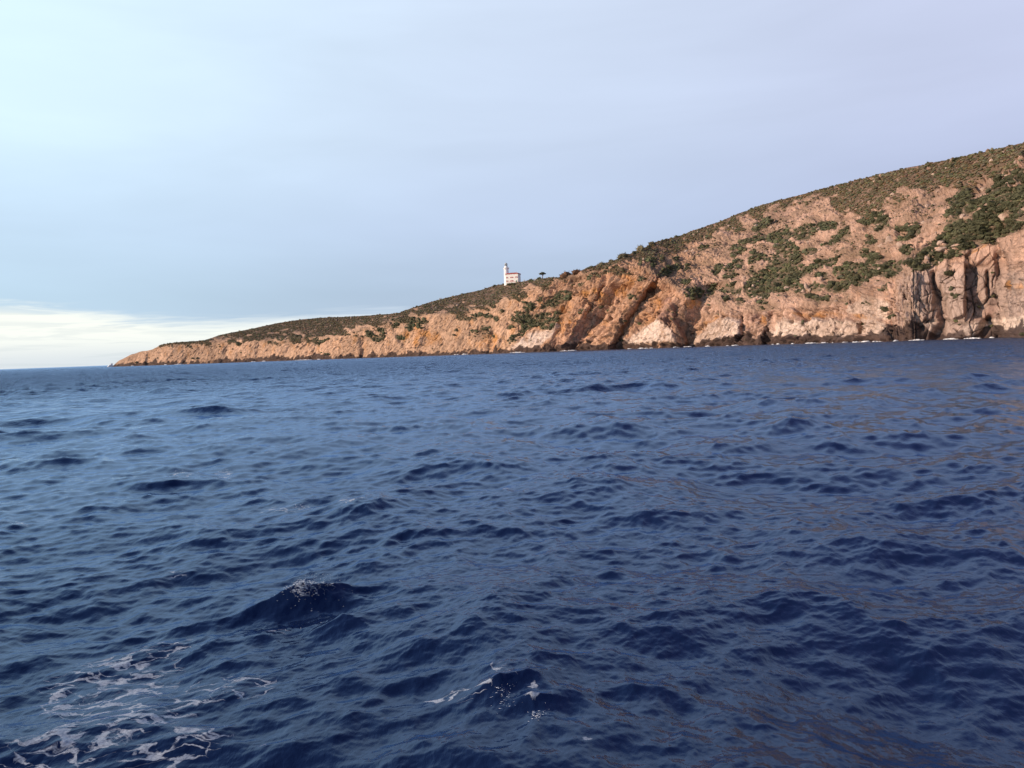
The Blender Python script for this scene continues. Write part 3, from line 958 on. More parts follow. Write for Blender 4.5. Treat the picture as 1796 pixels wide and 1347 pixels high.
def build_headland():
    x = XC
    nc = len(x)
    Ds = interp(DS, x)
    ysk = interp(SKY, x)
    yct = interp(CT, x)
    y = np.full(nc, 620.0)
    for _ in range(12):
        e = etan(x, y)
        de = (etan(x, y + 0.5) - e) / 0.5
        y = y + (-CAM_H / Ds - e) / de
    ysh = y
    ysk = np.minimum(ysk, ysh - 0.3)
    t = np.linspace(0, 1, NROW)[:, None]
    Yp = ysh[None] + (ysk - ysh)[None] * t
    Xp = np.broadcast_to(x[None], Yp.shape)
    E = etan(Xp, Yp)
    # slope of the ground
    up = 0.22 + 0.33 * smoothstep(x, 850, 1350)
    up = np.maximum(up[None], 0) * (1 - 0.25 * t ** 5)
    cl = 1.9 + 0.9 * smoothstep(x, 1540, 1600)[None] + 0 * t
    cl = cl + (1.25 - 1.9) * (smoothstep(x, 1080, 1290) * (1 - smoothstep(x, 1520, 1600)))[None]
    w = smoothstep(Yp - yct[None], -4, 5)
    tan = up * (1 - w) + cl * w
    tan = np.maximum(tan, E + 0.035)
    dE = np.diff(E, axis=0)
    lg = np.cumsum(dE / (0.5 * (tan[1:] + tan[:-1]) - 0.5 * (E[1:] + E[:-1])), axis=0)
    Dsm = np.where(x < 1550, Ds, np.interp(x, [1550, 1650, 1796, 1900, 2100, 2300], [385, 360, 328, 290, 240, 210]))
    wv = smoothstep(yct[None] - Yp, 80, -5)
    D = (Dsm[None] * (1 - wv) + Ds[None] * wv) * np.exp(np.concatenate([np.zeros((1, nc)), lg]))
    # smooth distance sideways so that single columns do not stick out
    k = np.hanning(15)
    k /= k.sum()
    Dp = np.pad(D, ((0, 0), (7, 7)), mode='edge')
    D = sum(k[i] * Dp[:, i:i + nc] for i in range(15))
    D0 = D.copy()
    crk = gsample(CRK, Xp, Yp)
    rel = gsample(REL, Xp, Yp) - 1.6 * crk
    D = D - rel
    dirs = rays(Xp, Yp)
    hl = np.hypot(dirs[..., 0], dirs[..., 1])
    P = np.array([0, 0, CAM_H]) + dirs * (D / hl)[..., None]
    # base normal
    P0 = np.array([0, 0, CAM_H]) + dirs * (D0 / hl)[..., None]
    gu = np.gradient(P0, axis=1)
    gv = np.gradient(P0, axis=0)
    N = np.cross(gu, gv)
    N /= np.linalg.norm(N, axis=-1, keepdims=True) + 1e-9
    N[N[..., 1] > 0] *= -1
    # surface coordinates in metres
    seg = np.hypot(np.diff(P0[0, :, 0]), np.diff(P0[0, :, 1]))
    U = np.concatenate([[0], np.cumsum(seg)])[None] + 0 * t
    dd = np.sqrt(np.diff(D0, axis=0) ** 2 + np.diff(P0[..., 2], axis=0) ** 2)
    Wc = np.concatenate([np.zeros((1, nc)), np.cumsum(dd, axis=0)])
    G = gsample(GREEN, Xp, Yp)
    S = gsample(SCRUB, Xp, Yp)
    TH = gsample(THIN, Xp, Yp)
    cliff = smoothstep(Yp - yct[None], -6, 8)
    rock = (1 - np.clip(S + G, 0, 1))
    # strata lean up to the right
    lean = 0.75 * (1 - smoothstep(Xp, 1440, 1640)) + 0.04
    us = U - lean * Wc
    big = samp(NT_F, us / 420.0, Wc / 900.0)
    med = samp(NT_B, us / 210.0, (Wc + 0.3 * U) / 420.0)
    rt = smoothstep(Xp, 1560, 1610)
    f1, f2, r1, t1 = cells(us / (7.5 + 4 * rt) + 0.5 * med * (1 - 0.8 * rt), (Wc + 0.25 * us * (1 - rt)) / (15.0 + 4 * rt) + 0.4 * big * (1 - 0.7 * rt), 3.1)
    g1, g2, r2, t2 = cells(us / (2.6 + 1.5 * rt) + 0.3 * big * (1 - 0.8 * rt), (Wc + 0.3 * us * (1 - rt)) / (5.0 + 2 * rt), 9.7)
    h1, h2, r3, t3 = cells(U / 3.6, Wc / 2.6, 5.3)
    sm = samp(NT_F, U / 75.0, Wc / 75.0)
    rid = 1 - np.abs(samp(NT_F, (us + 17) / 300.0, Wc / 1500.0))
    ribw = smoothstep(Xp, 900, 980) * (1 - smoothstep(Xp, 1500, 1560))
    amp = cliff * (0.35 + 0.65 * rock)
    disp = amp * ((1.5 * big + 0.5 * med) * (1 - 0.6 * rt) + (1.2 + 1.8 * ribw) * (rid - 0.5) + 2.2 * (r1 - 0.5) + 7.5 * t1 - 1.5 * np.exp(-((f2 - f1) / 0.06) ** 2)
                  + 0.9 * (r2 - 0.5) + 4.4 * t2 - 0.8 * np.exp(-((g2 - g1) / 0.09) ** 2) + 0.2 * sm)
    # rocky slope: low boulders and hollows
    sl = (1 - cliff) * (0.25 + 0.75 * rock)
    disp += sl * (1.0 * samp(NT_F, U / 130.0, Wc / 130.0) + 0.9 * (r3 - 0.5) + 1.6 * t3 + 0.4 * (r2 - 0.5) + 2.0 * t2 + 0.9 * big - 0.5 * np.exp(-((h2 - h1) / 0.15) ** 2))
    disp += 0.5 * samp(NT_F, U / 500.0, Wc / 400.0) * (1 - cliff)
    # calmer, smoother slabs where the rock is pale
    pale = gsample(PALE, Xp, Yp)
    disp *= (1 - 0.45 * pale)
    smooth_far = np.clip(520.0 / D, 0.45, 1.0)
    disp = disp * (0.55 + 0.45 * smooth_far)
    tipf = smoothstep(x, 196, 240)[None]
    left = (1 - 0.55 * (1 - smoothstep(Xp, 860, 1010))) * (1 - 0.4 * cliff * smoothstep(Xp, 1540, 1600))
    disp = disp * tipf * left
    disp = np.where(Yp < ysk[None] + 3, disp * 0.5, disp)
    P = P + N * disp[..., None]

    # ---- albedo
    tan_c = np.array([0.54, 0.345, 0.225])
    pink = np.array([0.47, 0.305, 0.225])
    pale_c = np.array([0.62, 0.485, 0.395])
    och = np.array([0.50, 0.235, 0.075])
    mau = np.array([0.27, 0.155, 0.120])
    grey = np.array([0.36, 0.27, 0.225])
    wet = np.array([0.055, 0.036, 0.032])
    soil = np.array([0.155, 0.110, 0.074])
    gsoil = np.array([0.075, 0.065, 0.036])

    def mixc(c, b, f):
        return c * (1 - f[..., None]) + b * f[..., None]
    px = smoothstep(Xp + 30 * big, 1150, 1280)
    C = mixc(np.broadcast_to(tan_c, P.shape).copy(), pink, px)
    C = mixc(C, np.array([0.43, 0.245, 0.155]), 0.7 * smoothstep(Xp, 880, 1010) * (1 - smoothstep(Xp, 1180, 1260)))
    gc = gsample(GREYC, Xp, Yp)
    C = mixc(C, grey, gc * 0.85)
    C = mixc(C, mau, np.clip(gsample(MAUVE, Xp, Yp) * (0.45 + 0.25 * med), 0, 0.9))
    C = mixc(C, np.array([0.15, 0.105, 0.095]), np.clip(gsample(SHADE, Xp, Yp) * (0.48 + 0.2 * sm), 0, 0.75))
    C = mixc(C, pale_c, np.clip(pale * (0.85 + 0.2 * big), 0, 1))
    C = mixc(C, och, np.clip(gsample(OCH, Xp, Yp) * (0.45 + 0.35 * sm), 0, 0.85))
    C = mixc(C, och, np.clip(0.28 * (sm - 0.6) * cliff * (1 - px), 0, 0.5))
    C *= (1 + (0.22 * (r1 - 0.5) * cliff + 0.26 * (r2 - 0.5)) * (1 - 0.6 * pale) + 0.10 * big)[..., None]
    # weathered dark joints between blocks
    jn = np.exp(-((g2 - g1) / 0.10) ** 2) * 0.30 + np.exp(-((f2 - f1) / 0.05) ** 2) * 0.35
    C *= (1 - jn * (0.3 + 0.7 * cliff) * (1 - 0.1 * pale))[..., None]
    C = mixc(C, np.array([0.10, 0.065, 0.055]), np.clip(crk * 0.7, 0, 1))
    C = mixc(C, soil, np.clip(TH * (0.5 + 0.4 * sm), 0, 0.8))
    C = mixc(C, np.array([0.225, 0.150, 0.100]), np.clip((1 - cliff) * (0.34 + 0.34 * samp(NT_F, U / 160.0, Wc / 90.0)), 0, 0.75))
    C = mixc(C, soil * np.array([0.85, 0.80, 0.75]), np.clip(S * (0.82 + 0.12 * sm), 0, 1))
    C = mixc(C, gsoil, np.clip(G * (0.85 + 0.15 * sm), 0, 1))
    wl = 3.7 + 1.1 * big + 1.3 * med + 0.8 * sm + 2.5 * (r1 - 0.5)
    wl = wl + 1.4 * smoothstep(x, 1150, 1300)[None] * 1.0 - 2.4 * smoothstep(x, 1590, 1680)[None]
    wetm = 1 - smoothstep(P[..., 2], wl - 0.5, wl + 0.4)
    C = mixc(C, wet * (1 + 0.5 * (r2 - 0.5))[..., None], wetm * 0.93)

    # ---- under water and behind the ridge
    und = []
    for i in range(NUND, 0, -1):
        Du = D[0] - i * 1.2
        dh = dirs[0, :, :2] / hl[0][:, None]
        und.append(np.concatenate([dh * Du[:, None], np.full((nc, 1), -0.25 * i ** 1.3)], -1))
    back = []
    Dk = np.linalg.norm(P[-1, :, :2], axis=-1)
    dh = P[-1, :, :2] / Dk[:, None]
    zk = P[-1, :, 2]
    for i in range(1, NBACK + 1):
        q = i / NBACK
        wd = (60 + 1.6 * zk) * q * (1 + q)
        zz = zk * (1 - 0.03 * q * 3 - 0.9 * q ** 1.6) - 6 * q
        zz = zz + 1.2 * samp(NT_F, (U[-1]) / 300.0, (Wc[-1] + wd) / 300.0) * (q > 0.08)
        zz = np.minimum(zz, CAM_H + (zk - CAM_H) * (1 + 0.0 * q))
        back.append(np.concatenate([dh * (Dk + wd)[:, None], zz[:, None]], -1))
    V = np.concatenate([np.array(und), P, np.array(back)])
    Cu = np.broadcast_to(wet, (NUND, nc, 3))
    Cb = np.broadcast_to(soil * 0.8, (NBACK, nc, 3))
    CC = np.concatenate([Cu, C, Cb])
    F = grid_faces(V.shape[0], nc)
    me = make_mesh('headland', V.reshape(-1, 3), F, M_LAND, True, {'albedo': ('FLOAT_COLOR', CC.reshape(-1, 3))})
    o = add('headland', me)
    tag(o, 'long rocky headland with orange and pink sea cliffs below scrub covered slopes', kind='structure')
    return P, N, Yp, ysh, ysk


LP_, LN_, LY_, LYS, LYK = build_headland()


def ground(x, y):
    """point on the headland seen along photo bearing (x, y)"""
    x = np.atleast_1d(np.asarray(x, float))
    y = np.atleast_1d(np.asarray(y, float))
    j = np.clip(np.searchsorted(XC, x), 0, len(XC) - 1)
    t = (LYS[j] - y) / (LYS[j] - LYK[j])
    i = np.clip(np.round(t * (NROW - 1)).astype(int), 0, NROW - 1)
    return LP_[i, j], LN_[i, j]


# ------------------------------------------------------------------ shrubs
def ico(sub):
    me = bpy.data.meshes.new('tmp')
    import bmesh
    bm = bmesh.new()
    bmesh.ops.create_icosphere(bm, subdivisions=sub, radius=1.0)
    V = np.array([v.co[:] for v in bm.verts])
    F = np.array([[v.index for v in f.verts] for f in bm.faces])
    bm.free()
    bpy.data.meshes.remove(me)
    return V, F


ICO1, ICOF1 = ico(1)
ICO2, ICOF2 = ico(2)
ICO3, ICOF3 = ico(3)


def lumpy(V, g, n=7, amp=0.45, flat=0.62):
    """uneven rounded crown"""
    W = V.copy()
    r = np.ones(len(V)) * 0.62
    for _ in range(n):
        c = g.standard_normal(3)
        c[2] = abs(c[2]) * 0.8
        c /= np.linalg.norm(c)
        d = np.clip(V @ c, 0, 1) ** g.uniform(3, 9)
        r += d * amp * g.uniform(0.3, 1.0)
    r *= 1 + 0.12 * g.standard_normal(len(V))
    W = V * r[:, None]
    W[:, 2] *= flat
    W[:, 2] = np.maximum(W[:, 2], -0.25)
    return W


def leafy(g, nleaf=260, base=None, fl=0.68, size=0.17):
    """lumpy core plus many small leaf clump faces standing out of it"""
    V0 = lumpy(ICO2, g, 8, 0.5, fl)
    V0 *= 0.93
    Fs = [ICOF2]
    idx = g.integers(0, len(V0), nleaf)
    base_ = V0[idx]
    nrm = base_ / (np.linalg.norm(base_, axis=1, keepdims=True) + 1e-6)
    cen = base_ + nrm * g.uniform(-0.02, 0.13, (nleaf, 1)) + g.normal(0, 0.07, (nleaf, 3))
    a_ = g.standard_normal((nleaf, 3))
    a_ /= np.linalg.norm(a_, axis=1, keepdims=True)
    b_ = np.cross(a_, nrm + 0.5 * g.standard_normal((nleaf, 3)))
    b_ /= np.linalg.norm(b_, axis=1, keepdims=True) + 1e-6
    s_ = g.uniform(0.5, 1.0, (nleaf, 1)) * size
    tri = np.stack([cen - a_ * s_, cen + a_ * s_ * 0.8 + b_ * s_ * 0.4, cen + b_ * s_ * 1.1], 1).reshape(-1, 3)
    V = np.concatenate([V0, tri])
    F = np.concatenate([ICOF2, np.arange(nleaf * 3).reshape(-1, 3) + len(V0)])
    return V, F


gs = np.random.default_rng(77)
LOW = [lumpy(ICO2, gs, 6, 0.55, gs.uniform(0.55, 0.8)) for _ in range(10)]


def scatter(mask, spacing_m, seed, size, jitter=0.4):
    """random bearings inside mask, about one per spacing_m squared of what is seen"""
    g = np.random.default_rng(seed)
    yy, xx = np.nonzero(mask > 0.35)
    X = xx + X0 + 0.0
    Y = yy + Y0 + 0.0
    ok = (X < 1800)
    ys = np.interp(X, XC, LYS)
    yk = np.interp(X, XC, LYK)
    ok &= (Y < ys - 5) & (Y > yk + 0.3)
    X, Y, m = X[ok], Y[ok], mask[yy, xx][ok]
    P, N = ground(X, Y)
    D = np.linalg.norm(P[:, :2], axis=1)
    s = spacing_m * FP / D
    pr = m / (s * s)
    pick = g.random(len(X)) < pr
    X = X[pick] + g.uniform(-0.5, 0.5, pick.sum())
    Y = Y[pick] + g.uniform(-0.5, 0.5, pick.sum())
    P, N = ground(X, Y)
    r = size * np.minimum(np.exp(g.normal(0, jitter, len(X))), 1.9)
    return X, Y, P, r


def build_mass(name, X, P, r, mat, label, cat, tintf, seed):
    g = np.random.default_rng(seed)
    n = len(P)
    nv = len(ICO2)
    var = g.integers(0, len(LOW), n)
    T_ = np.stack(LOW)[var]
    an = g.uniform(0, 2 * math.pi, n)
    c, s = np.cos(an)[:, None], np.sin(an)[:, None]
    Vx = T_[..., 0] * c - T_[..., 1] * s
    Vy = T_[..., 0] * s + T_[..., 1] * c
    V = np.stack([Vx, Vy, T_[..., 2] * (0.8 if mat == M_SCRUB else 1.0)], -1) * r[:, None, None] * g.uniform(0.8, 1.25, (n, 1, 3))
    V += P[:, None, :] + np.array([0, 0, 0.1])
    F = (ICOF2[None] + (np.arange(n) * nv)[:, None, None]).reshape(-1, 3)
    tint = np.repeat(tintf(g, n), nv, axis=0)
    me = make_mesh(name, V.reshape(-1, 3), F, mat, False, {'tint': ('FLOAT_COLOR', tint)})
    o = add(name, me)
    tag(o, label, cat, kind='stuff')
    return o


def tint_scrub(g, n):
    t = np.ones((n, 3)) * g.uniform(0.7, 1.25, (n, 1))
    t *= 1 + g.normal(0, 0.07, (n, 3))
    red = g.random(n) < 0.18
    t[red] *= np.array([1.2, 0.9, 0.8])
    gr = g.random(n) < 0.25
    t[gr] *= np.array([0.68, 0.78, 0.65])
    return t


def tint_green(g, n):
    t = np.ones((n, 3)) * g.uniform(0.65, 1.4, (n, 1))
    t *= 1 + g.normal(0, 0.05, (n, 3))
    return t


GX, GY, GP, GR = scatter(np.clip(GREEN, 0, 1) * (1 - 0.9 * SCRUB), 1.35, 1, 1.25, 0.38)
# the largest as things of their own
GD = np.linalg.norm(GP[:, :2], axis=1)
appar = GR * FP / GD
order = np.argsort(-appar)
NBIG = 280
big_i = order[:NBIG]
rest = order[NBIG:]
build_mass('shrub_cover', GX[rest], GP[rest], GR[rest], M_GREEN, 'dense low dark green bushes filling the patches on the rocky slope', 'bushes', tint_green, 5)
SX, SY, SP, SR = scatter(np.clip(SCRUB, 0, 1) * (0.95 + 0.2 * np.clip(nz2 + nz, -1, 1)), 0.78, 2, 0.70, 0.45)
build_mass('scrub', SX, SP, SR, M_SCRUB, 'olive brown coastal scrub covering the upper slopes of the headland', 'scrub', tint_scrub, 6)
TX, TY, TP, TR = scatter(np.clip(THIN, 0, 1), 1.5, 3, 0.65, 0.35)
ROCKM = np.clip(1 - SCRUB - GREEN, 0, 1) * smoothstep(interp(CT, gx[0])[None, :] - gy, -6, 4) * (gx > 980)
QX, QY, QP, QR = scatter(ROCKM * np.clip(0.7 + 0.6 * nz, 0.1, 1.5), 3.0, 8, 0.48, 0.45)
build_mass('dry_tufts', np.concatenate([TX, QX]), np.concatenate([TP, QP]), np.concatenate([TR, QR]), M_SCRUB,
           'thin dry tufts dotted over the bare pink rock slope', 'tufts', tint_scrub, 7)

AREAS = [
    (1590, 1682, 0, 999, 'dark green shrub growing along the narrow ravine at the left edge of the spur', 'shrubs along the ravine bed'),
    (1682, 1800, 0, 352, 'dark green shrub high on the spur just below the bare pink chutes', 'shrubs under the bare chutes'),
    (1682, 1800, 352, 398, 'dark green shrub on the middle of the spur around the jagged pinkish outcrop', 'shrubs round the jagged outcrop'),
    (1682, 1800, 398, 999, 'dark green shrub on the lip of the spur right above the grey cliff', 'shrubs on the lip of the grey cliff'),
    (1500, 1590, 0, 999, 'rounded dark green shrub at the head of the narrow ravine beside the pale outcrop', 'shrubs at the head of the ravine'),
    (1400, 1500, 0, 999, 'rounded dark green shrub above the long pale shoreline slabs', 'shrubs above the pale slabs'),
    (1300, 1400, 0, 999, 'rounded dark green shrub in the wide thicket halfway up the pink slope', 'shrubs in the wide thicket'),
    (1130, 1300, 0, 999, 'rounded dark green shrub dotted on bare pink rock over the split cliffs', 'shrubs over the split cliffs'),
    (190, 1130, 0, 999, 'rounded dark green shrub in the hollow of the orange cliffs below the lighthouse', 'shrubs in the hollow under the lighthouse'),
]
g7 = np.random.default_rng(99)
BIGM = []
for i in range(8):
    V, F = leafy(g7)
    tint = np.repeat(g7.uniform(0.7, 1.3, (len(V), 1)), 3, axis=1)
    BIGM.append(make_mesh('shrub', V, F, M_GREEN, False, {'tint': ('FLOAT_COLOR', tint)}))
for q in big_i:
    o = add('shrub', BIGM[int(g7.integers(0, 8))])
    o.location = GP[q] + np.array([0, 0, 0.1])
    s = float(GR[q]) * 1.05
    o.scale = (s * g7.uniform(0.85, 1.3), s * g7.uniform(0.85, 1.2), s * g7.uniform(0.85, 1.15))
    o.rotation_euler = (0, 0, g7.uniform(0, 6.28))
    for lo, hi, ya_, yb_, lab, grp in AREAS:
        if lo <= GX[q] < hi and ya_ <= GY[q] < yb_:
            tag(o, lab, 'shrub', grp)
            break


def one_shrub(name, x, y, wpx, hpx, label, cat='shrub', mat=None, seed=0, back=3.0):
    """a shrub on the skyline: width and height as seen"""
    g = np.random.default_rng(1000 + seed)
    V, F = leafy(g, 420, fl=1.0, size=0.12)
    V[:, 2] -= V[:, 2].min() * 0.6
    tint = np.repeat(g.uniform(0.75, 1.25, (len(V), 1)), 3, axis=1)
    me = make_mesh(name, V, F, mat or M_GREEN, False, {'tint': ('FLOAT_COLOR', tint)})
    p, _ = ground(x, y)
    p = p[0]
    D = np.hypot(p[0], p[1])
    o = add(name, me)
    k = D / FP
    w = V[:, 0].max() - V[:, 0].min()
    h = V[:, 2].max()
    o.scale = (wpx * k / w, wpx * k / w * 0.9, hpx * k / h)
    o.location = (p[0], p[1], p[2] - 0.15 * hpx * k)
    tag(o, label, cat)
    return o


SKYS = [
    (1091, 452, 24, 12, 'tall dark olive bush standing against the sky where the ridge starts to climb', M_SCRUB),
    (1112, 446, 8, 7, 'small bush beside a tall olive bush on the skyline', M_GREEN),
    (1123, 441, 18, 15, 'tallest leaning bush on the ridge line, peaked against the sky', M_SCRUB),
    (1144, 430, 16, 9, 'bushy crest plant just uphill of the peaked ridge bush', M_SCRUB),
    (1053, 466, 17, 9, 'low rounded bush on the ridge between the russet mound and the tall bushes', M_SCRUB),
    (1072, 460, 12, 8, 'small round bush on the ridge right of the low one', M_SCRUB),
    (1035, 472, 14, 6, 'flat dark bush on the ridge right beside the russet mound', M_GREEN),
    (1627, 288, 8, 6, 'little dark bush poking up from the smooth high skyline', M_GREEN),
    (1678, 279, 20, 6, 'long flat dark bush on the high skyline right of the little one', M_GREEN),
    (1719, 271, 11, 4, 'low bush on the high skyline toward the frame edge', M_SCRUB),
    (811, 517, 8, 4, 'small lone bush on the skyline downhill of the lighthouse', M_GREEN),
    (868, 502, 10, 4, 'low bush on the ridge just left of the lighthouse foot', M_GREEN),
    (902, 499, 20, 5, 'dark bush in front of the foot of the lighthouse building', M_GREEN),
    (1231, 401, 5, 4, 'tiny bush on the skyline halfway up the long ridge', M_GREEN),
    (1187, 416, 9, 5, 'small crest bush on the ridge over the ochre crags', M_GREEN),
    (932, 493, 15, 6, 'dark round bush on the ridge between the lighthouse and the little pine', M_GREEN),
    (946, 490, 10, 6, 'dark bush wrapped round the foot of the umbrella pine', M_GREEN),
    (893, 500.5, 13, 5, 'low bush hugging the left foot of the lighthouse building', M_GREEN),
    (418, 605, 8, 6, 'lone dark bush in the bare tan cliff of the low point', M_GREEN),
    (718, 579, 14, 14, 'big dark round bush alone on the tan cliff left of the lighthouse', M_GREEN),
]
for i, (x, y, w, h, lab, mt) in enumerate(SKYS):
    one_shrub('bush', x, y, w, h, lab, 'bush', mt, i)
one_shrub('bush', 990, 486, 26, 14, 'broad russet brown bush mound on the ridge behind the tan scarp', 'bush', M_BROWN, 40)
one_shrub('bush', 1011, 480, 22, 11, 'second russet mound touching the broad one on its uphill side', 'bush', M_BROWN, 41)


def tube(pts, rad, seg=8):
    pts = np.array(pts, float)
    V = []
    for i, p in enumerate(pts):
        d = pts[min(i + 1, len(pts) - 1)] - pts[max(i - 1, 0)]
        d /= np.linalg.norm(d)
        u = np.cross(d, [0.3, 1, 0.1])
        u /= np.linalg.norm(u)
        v = np.cross(d, u)
        for k in range(seg):
            an = 2 * math.pi * k / seg
            V.append(p + rad[i] * (math.cos(an) * u + math.sin(an) * v))
    F = grid_faces(len(pts), seg, wrap=True)
    return np.array(V), F


def pine_tree():
    p, _ = ground(951, 488)
    p = p[0]
    k = np.hypot(p[0], p[1]) / FP
    root = empty('pine_tree', (p[0], p[1], p[2] - 0.5))
    tag(root, 'small umbrella shaped pine standing on the ridge right of the lighthouse', 'tree')
    V, F = tube([(0, 0, -0.5), (0.1, 0, 2.0), (0.3, 0.1, 4.0), (0.5, 0.0, 5.4)], [0.45, 0.38, 0.28, 0.15])
    for bx, by in ((2.2, 0.4), (-1.8, -0.5), (0.9, 1.7), (-0.4, -1.8)):
        V2, F2 = tube([(0.25, 0, 3.2), (0.3 + bx * 0.5, by * 0.5, 4.6), (0.4 + bx, by, 5.4)], [0.2, 0.13, 0.05], 8)
        F = np.concatenate([F, F2 + len(V)])
        V = np.concatenate([V, V2])
    add('trunk', make_mesh('trunk', V, F, M_BARK), root)
    g = np.random.default_rng(4)
    Vs, Fs, n = [], [], 0
    for cx, cy, cz, rr in ((0, 0, 5.6, 2.3), (2.0, 0.3, 5.4, 1.6), (-1.7, -0.3, 5.2, 1.7), (0.8, 1.4, 5.7, 1.6), (-0.4, -1.5, 5.5, 1.5), (0.4, 0, 6.4, 1.5)):
        V1, F1 = leafy(g, 200, fl=0.85, size=0.18)
        Vs.append(V1 * rr + np.array([cx, cy, cz]))
        Fs.append(F1 + n)
        n += len(V1)
    V = np.concatenate(Vs)
    tint = np.repeat(g.uniform(0.6, 1.2, (len(V), 1)), 3, axis=1)
    add('crown', make_mesh('crown', V, np.concatenate(Fs), M_GREEN, False, {'tint': ('FLOAT_COLOR', tint)}), root)
    root.scale = (0.95, 0.95, 0.85)


pine_tree()

# ------------------------------------------------------------------ boulders
BOUL = [
    (1562, 425, 15, 13, 'large pale angular outcrop standing on the pink slope below the ridge'),
    (1582, 436, 9, 8, 'pale block just downhill right of the large angular outcrop'),
    (1548, 434, 8, 6, 'pale block leaning on the left foot of the large angular outcrop'),
    (1416, 508, 7, 11, 'upright cream coloured rock between two dark bushes above the slabs'),
    (1410, 515, 6, 6, 'small bright rock at the foot of the upright cream rock'),
    (1378, 507, 9, 8, 'round grey boulder at the lower edge of the wide thicket'),
    (1322, 505, 5, 10, 'narrow pale rock standing up in the thicket edge'),
    (1315, 509, 6, 5, 'small pinkish boulder beside the narrow standing rock'),
    (1336, 524, 11, 5, 'slanting pale slab lying against a dark bush over the cliffs'),
    (1304, 487, 8, 5, 'cluster stone in the pink rubble left of the thicket'),
    (1765, 381, 14, 10, 'pinkish jagged outcrop in the scrub of the shaded spur'),
    (1692, 384, 8, 6, 'blocky pinkish rock at the lower left of the shaded spur'),
    (1707, 396, 5, 4, 'small pale stone in the scrub below the blocky pinkish rock'),
    (1658, 433, 9, 6, 'weathered rock above the flat ledge near the ochre scar'),
    (1681, 437, 12, 4, 'long flat boulder beside the ochre scar on the cliff top'),
    (1660, 445, 18, 6, 'broad ledge boulder in the green strip over the grey cliff'),
    (1625, 460, 6, 6, 'squat rock in the green strip left of the broad ledge'),
    (1638, 452, 4, 4, 'smallest rock in the green strip above the squat one'),
    (1301, 383, 11, 4, 'slanting pale slab high on the slope just under the ridge scrub'),
    (1325, 396, 8, 5, 'pale boulder right below the slanting high slab'),
    (1363, 430, 7, 3, 'flat pink stone at the upper edge of the wide thicket'),
    (1214, 438, 10, 5, 'leaning pale rock at the scrub edge over the ochre crags'),
    (1201, 441, 9, 6, 'pale ragged rock beside the leaning one at the scrub edge'),
    (1549, 473, 12, 5, 'pale slanted rock lying in the dark thicket at the ravine mouth'),
    (1513, 494, 6, 6, 'blocky rock at the lower rim of the ravine thicket'),
    (1537, 400, 9, 5, 'grey white flat rock in the middle of the upper pink slope'),
    (1434, 401, 6, 4, 'bright small rock in the dark bushes high on the slope'),
    (1583, 383, 6, 4, 'white topped stone on the dry slope below the bare scree'),
]


def build_boulders():
    for i, (x, y, w, h, lab) in enumerate(BOUL):
        g = np.random.default_rng(300 + i)
        V = ICO3.copy()
        # cut by random planes for an angular block
        for _ in range(11):
            n = g.standard_normal(3)
            n /= np.linalg.norm(n)
            d = V @ n
            lim = g.uniform(0.55, 0.85)
            V = V - np.clip(d - lim, 0, None)[:, None] * n[None]
        V *= 1 + 0.03 * g.standard_normal((len(V), 1))
        me = make_mesh('boulder', V, ICOF3, M_BOULD, False)
        p, _ = ground(x, y)
        p = p[0]
        k = np.hypot(p[0], p[1]) / FP
        o = add('boulder', me)
        o.location = (p[0], p[1], p[2] + 0.15 * h * k)
        o.scale = (w * k / 1.6, w * k / 1.9, h * k / 1.5)
        o.rotation_euler = (0, math.radians(g.uniform(-25, -5)), math.radians(g.uniform(-30, 30)))
        tag(o, lab, 'boulder')
    # small stones nobody could count
    m = np.clip(SCRUB * 0.5 + GREEN * 0.4 + np.clip(1 - SCRUB - GREEN, 0, 1) * (gx > 1180), 0, 1) * smoothstep(interp(CT, gx[0])[None, :] - gy, -3, 2) * (gx > 380)
    X, Y, P, r = scatter(m, 7.5, 12, 0.55, 0.45)
    g = np.random.default_rng(31)
    n = len(P)
    T_ = np.stack([ICO1 * (1 + 0.25 * g.standard_normal((len(ICO1), 1))) for _ in range(6)])[g.integers(0, 6, n)]
    V = T_ * r[:, None, None] * g.uniform(0.7, 1.5, (n, 1, 3)) + P[:, None, :] + np.array([0, 0, 0.45])
    F = (ICOF1[None] + (np.arange(n) * len(ICO1))[:, None, None]).reshape(-1, 3)
    me = make_mesh('scattered_stones', V.reshape(-1, 3), F, M_BOULD, False)
    o = add('scattered_stones', me)
    tag(o, 'small pale stones scattered through the scrub and over the slope', 'stones', kind='stuff')


build_boulders()


# ------------------------------------------------------------------ lighthouse
def box(x0, x1, y0, y1, z0, z1):
    V = np.array([(x, y, z) for z in (z0, z1) for y in (y0, y1) for x in (x0, x1)], float)
    F = np.array([(0, 2, 3, 1), (4, 5, 7, 6), (0, 1, 5, 4), (2, 6, 7, 3), (0, 4, 6, 2), (1, 3, 7, 5)])
    return V, F


def join(parts):
    Vs, Fs, n = [], [], 0
    for V, F in parts:
        Vs.append(V)
        Fs.append(F + n)
        n += len(V)
    return np.concatenate(Vs), np.concatenate(Fs)


def lathe(prof, seg=32, cx=0, cy=0):
    V = []
    for r, z in prof:
        for k in range(seg):
            an = 2 * math.pi * k / seg
            V.append((cx + r * math.cos(an), cy + r * math.sin(an), z))
    V = np.array(V)
    F = grid_faces(len(prof), seg, wrap=True)
    return V, F


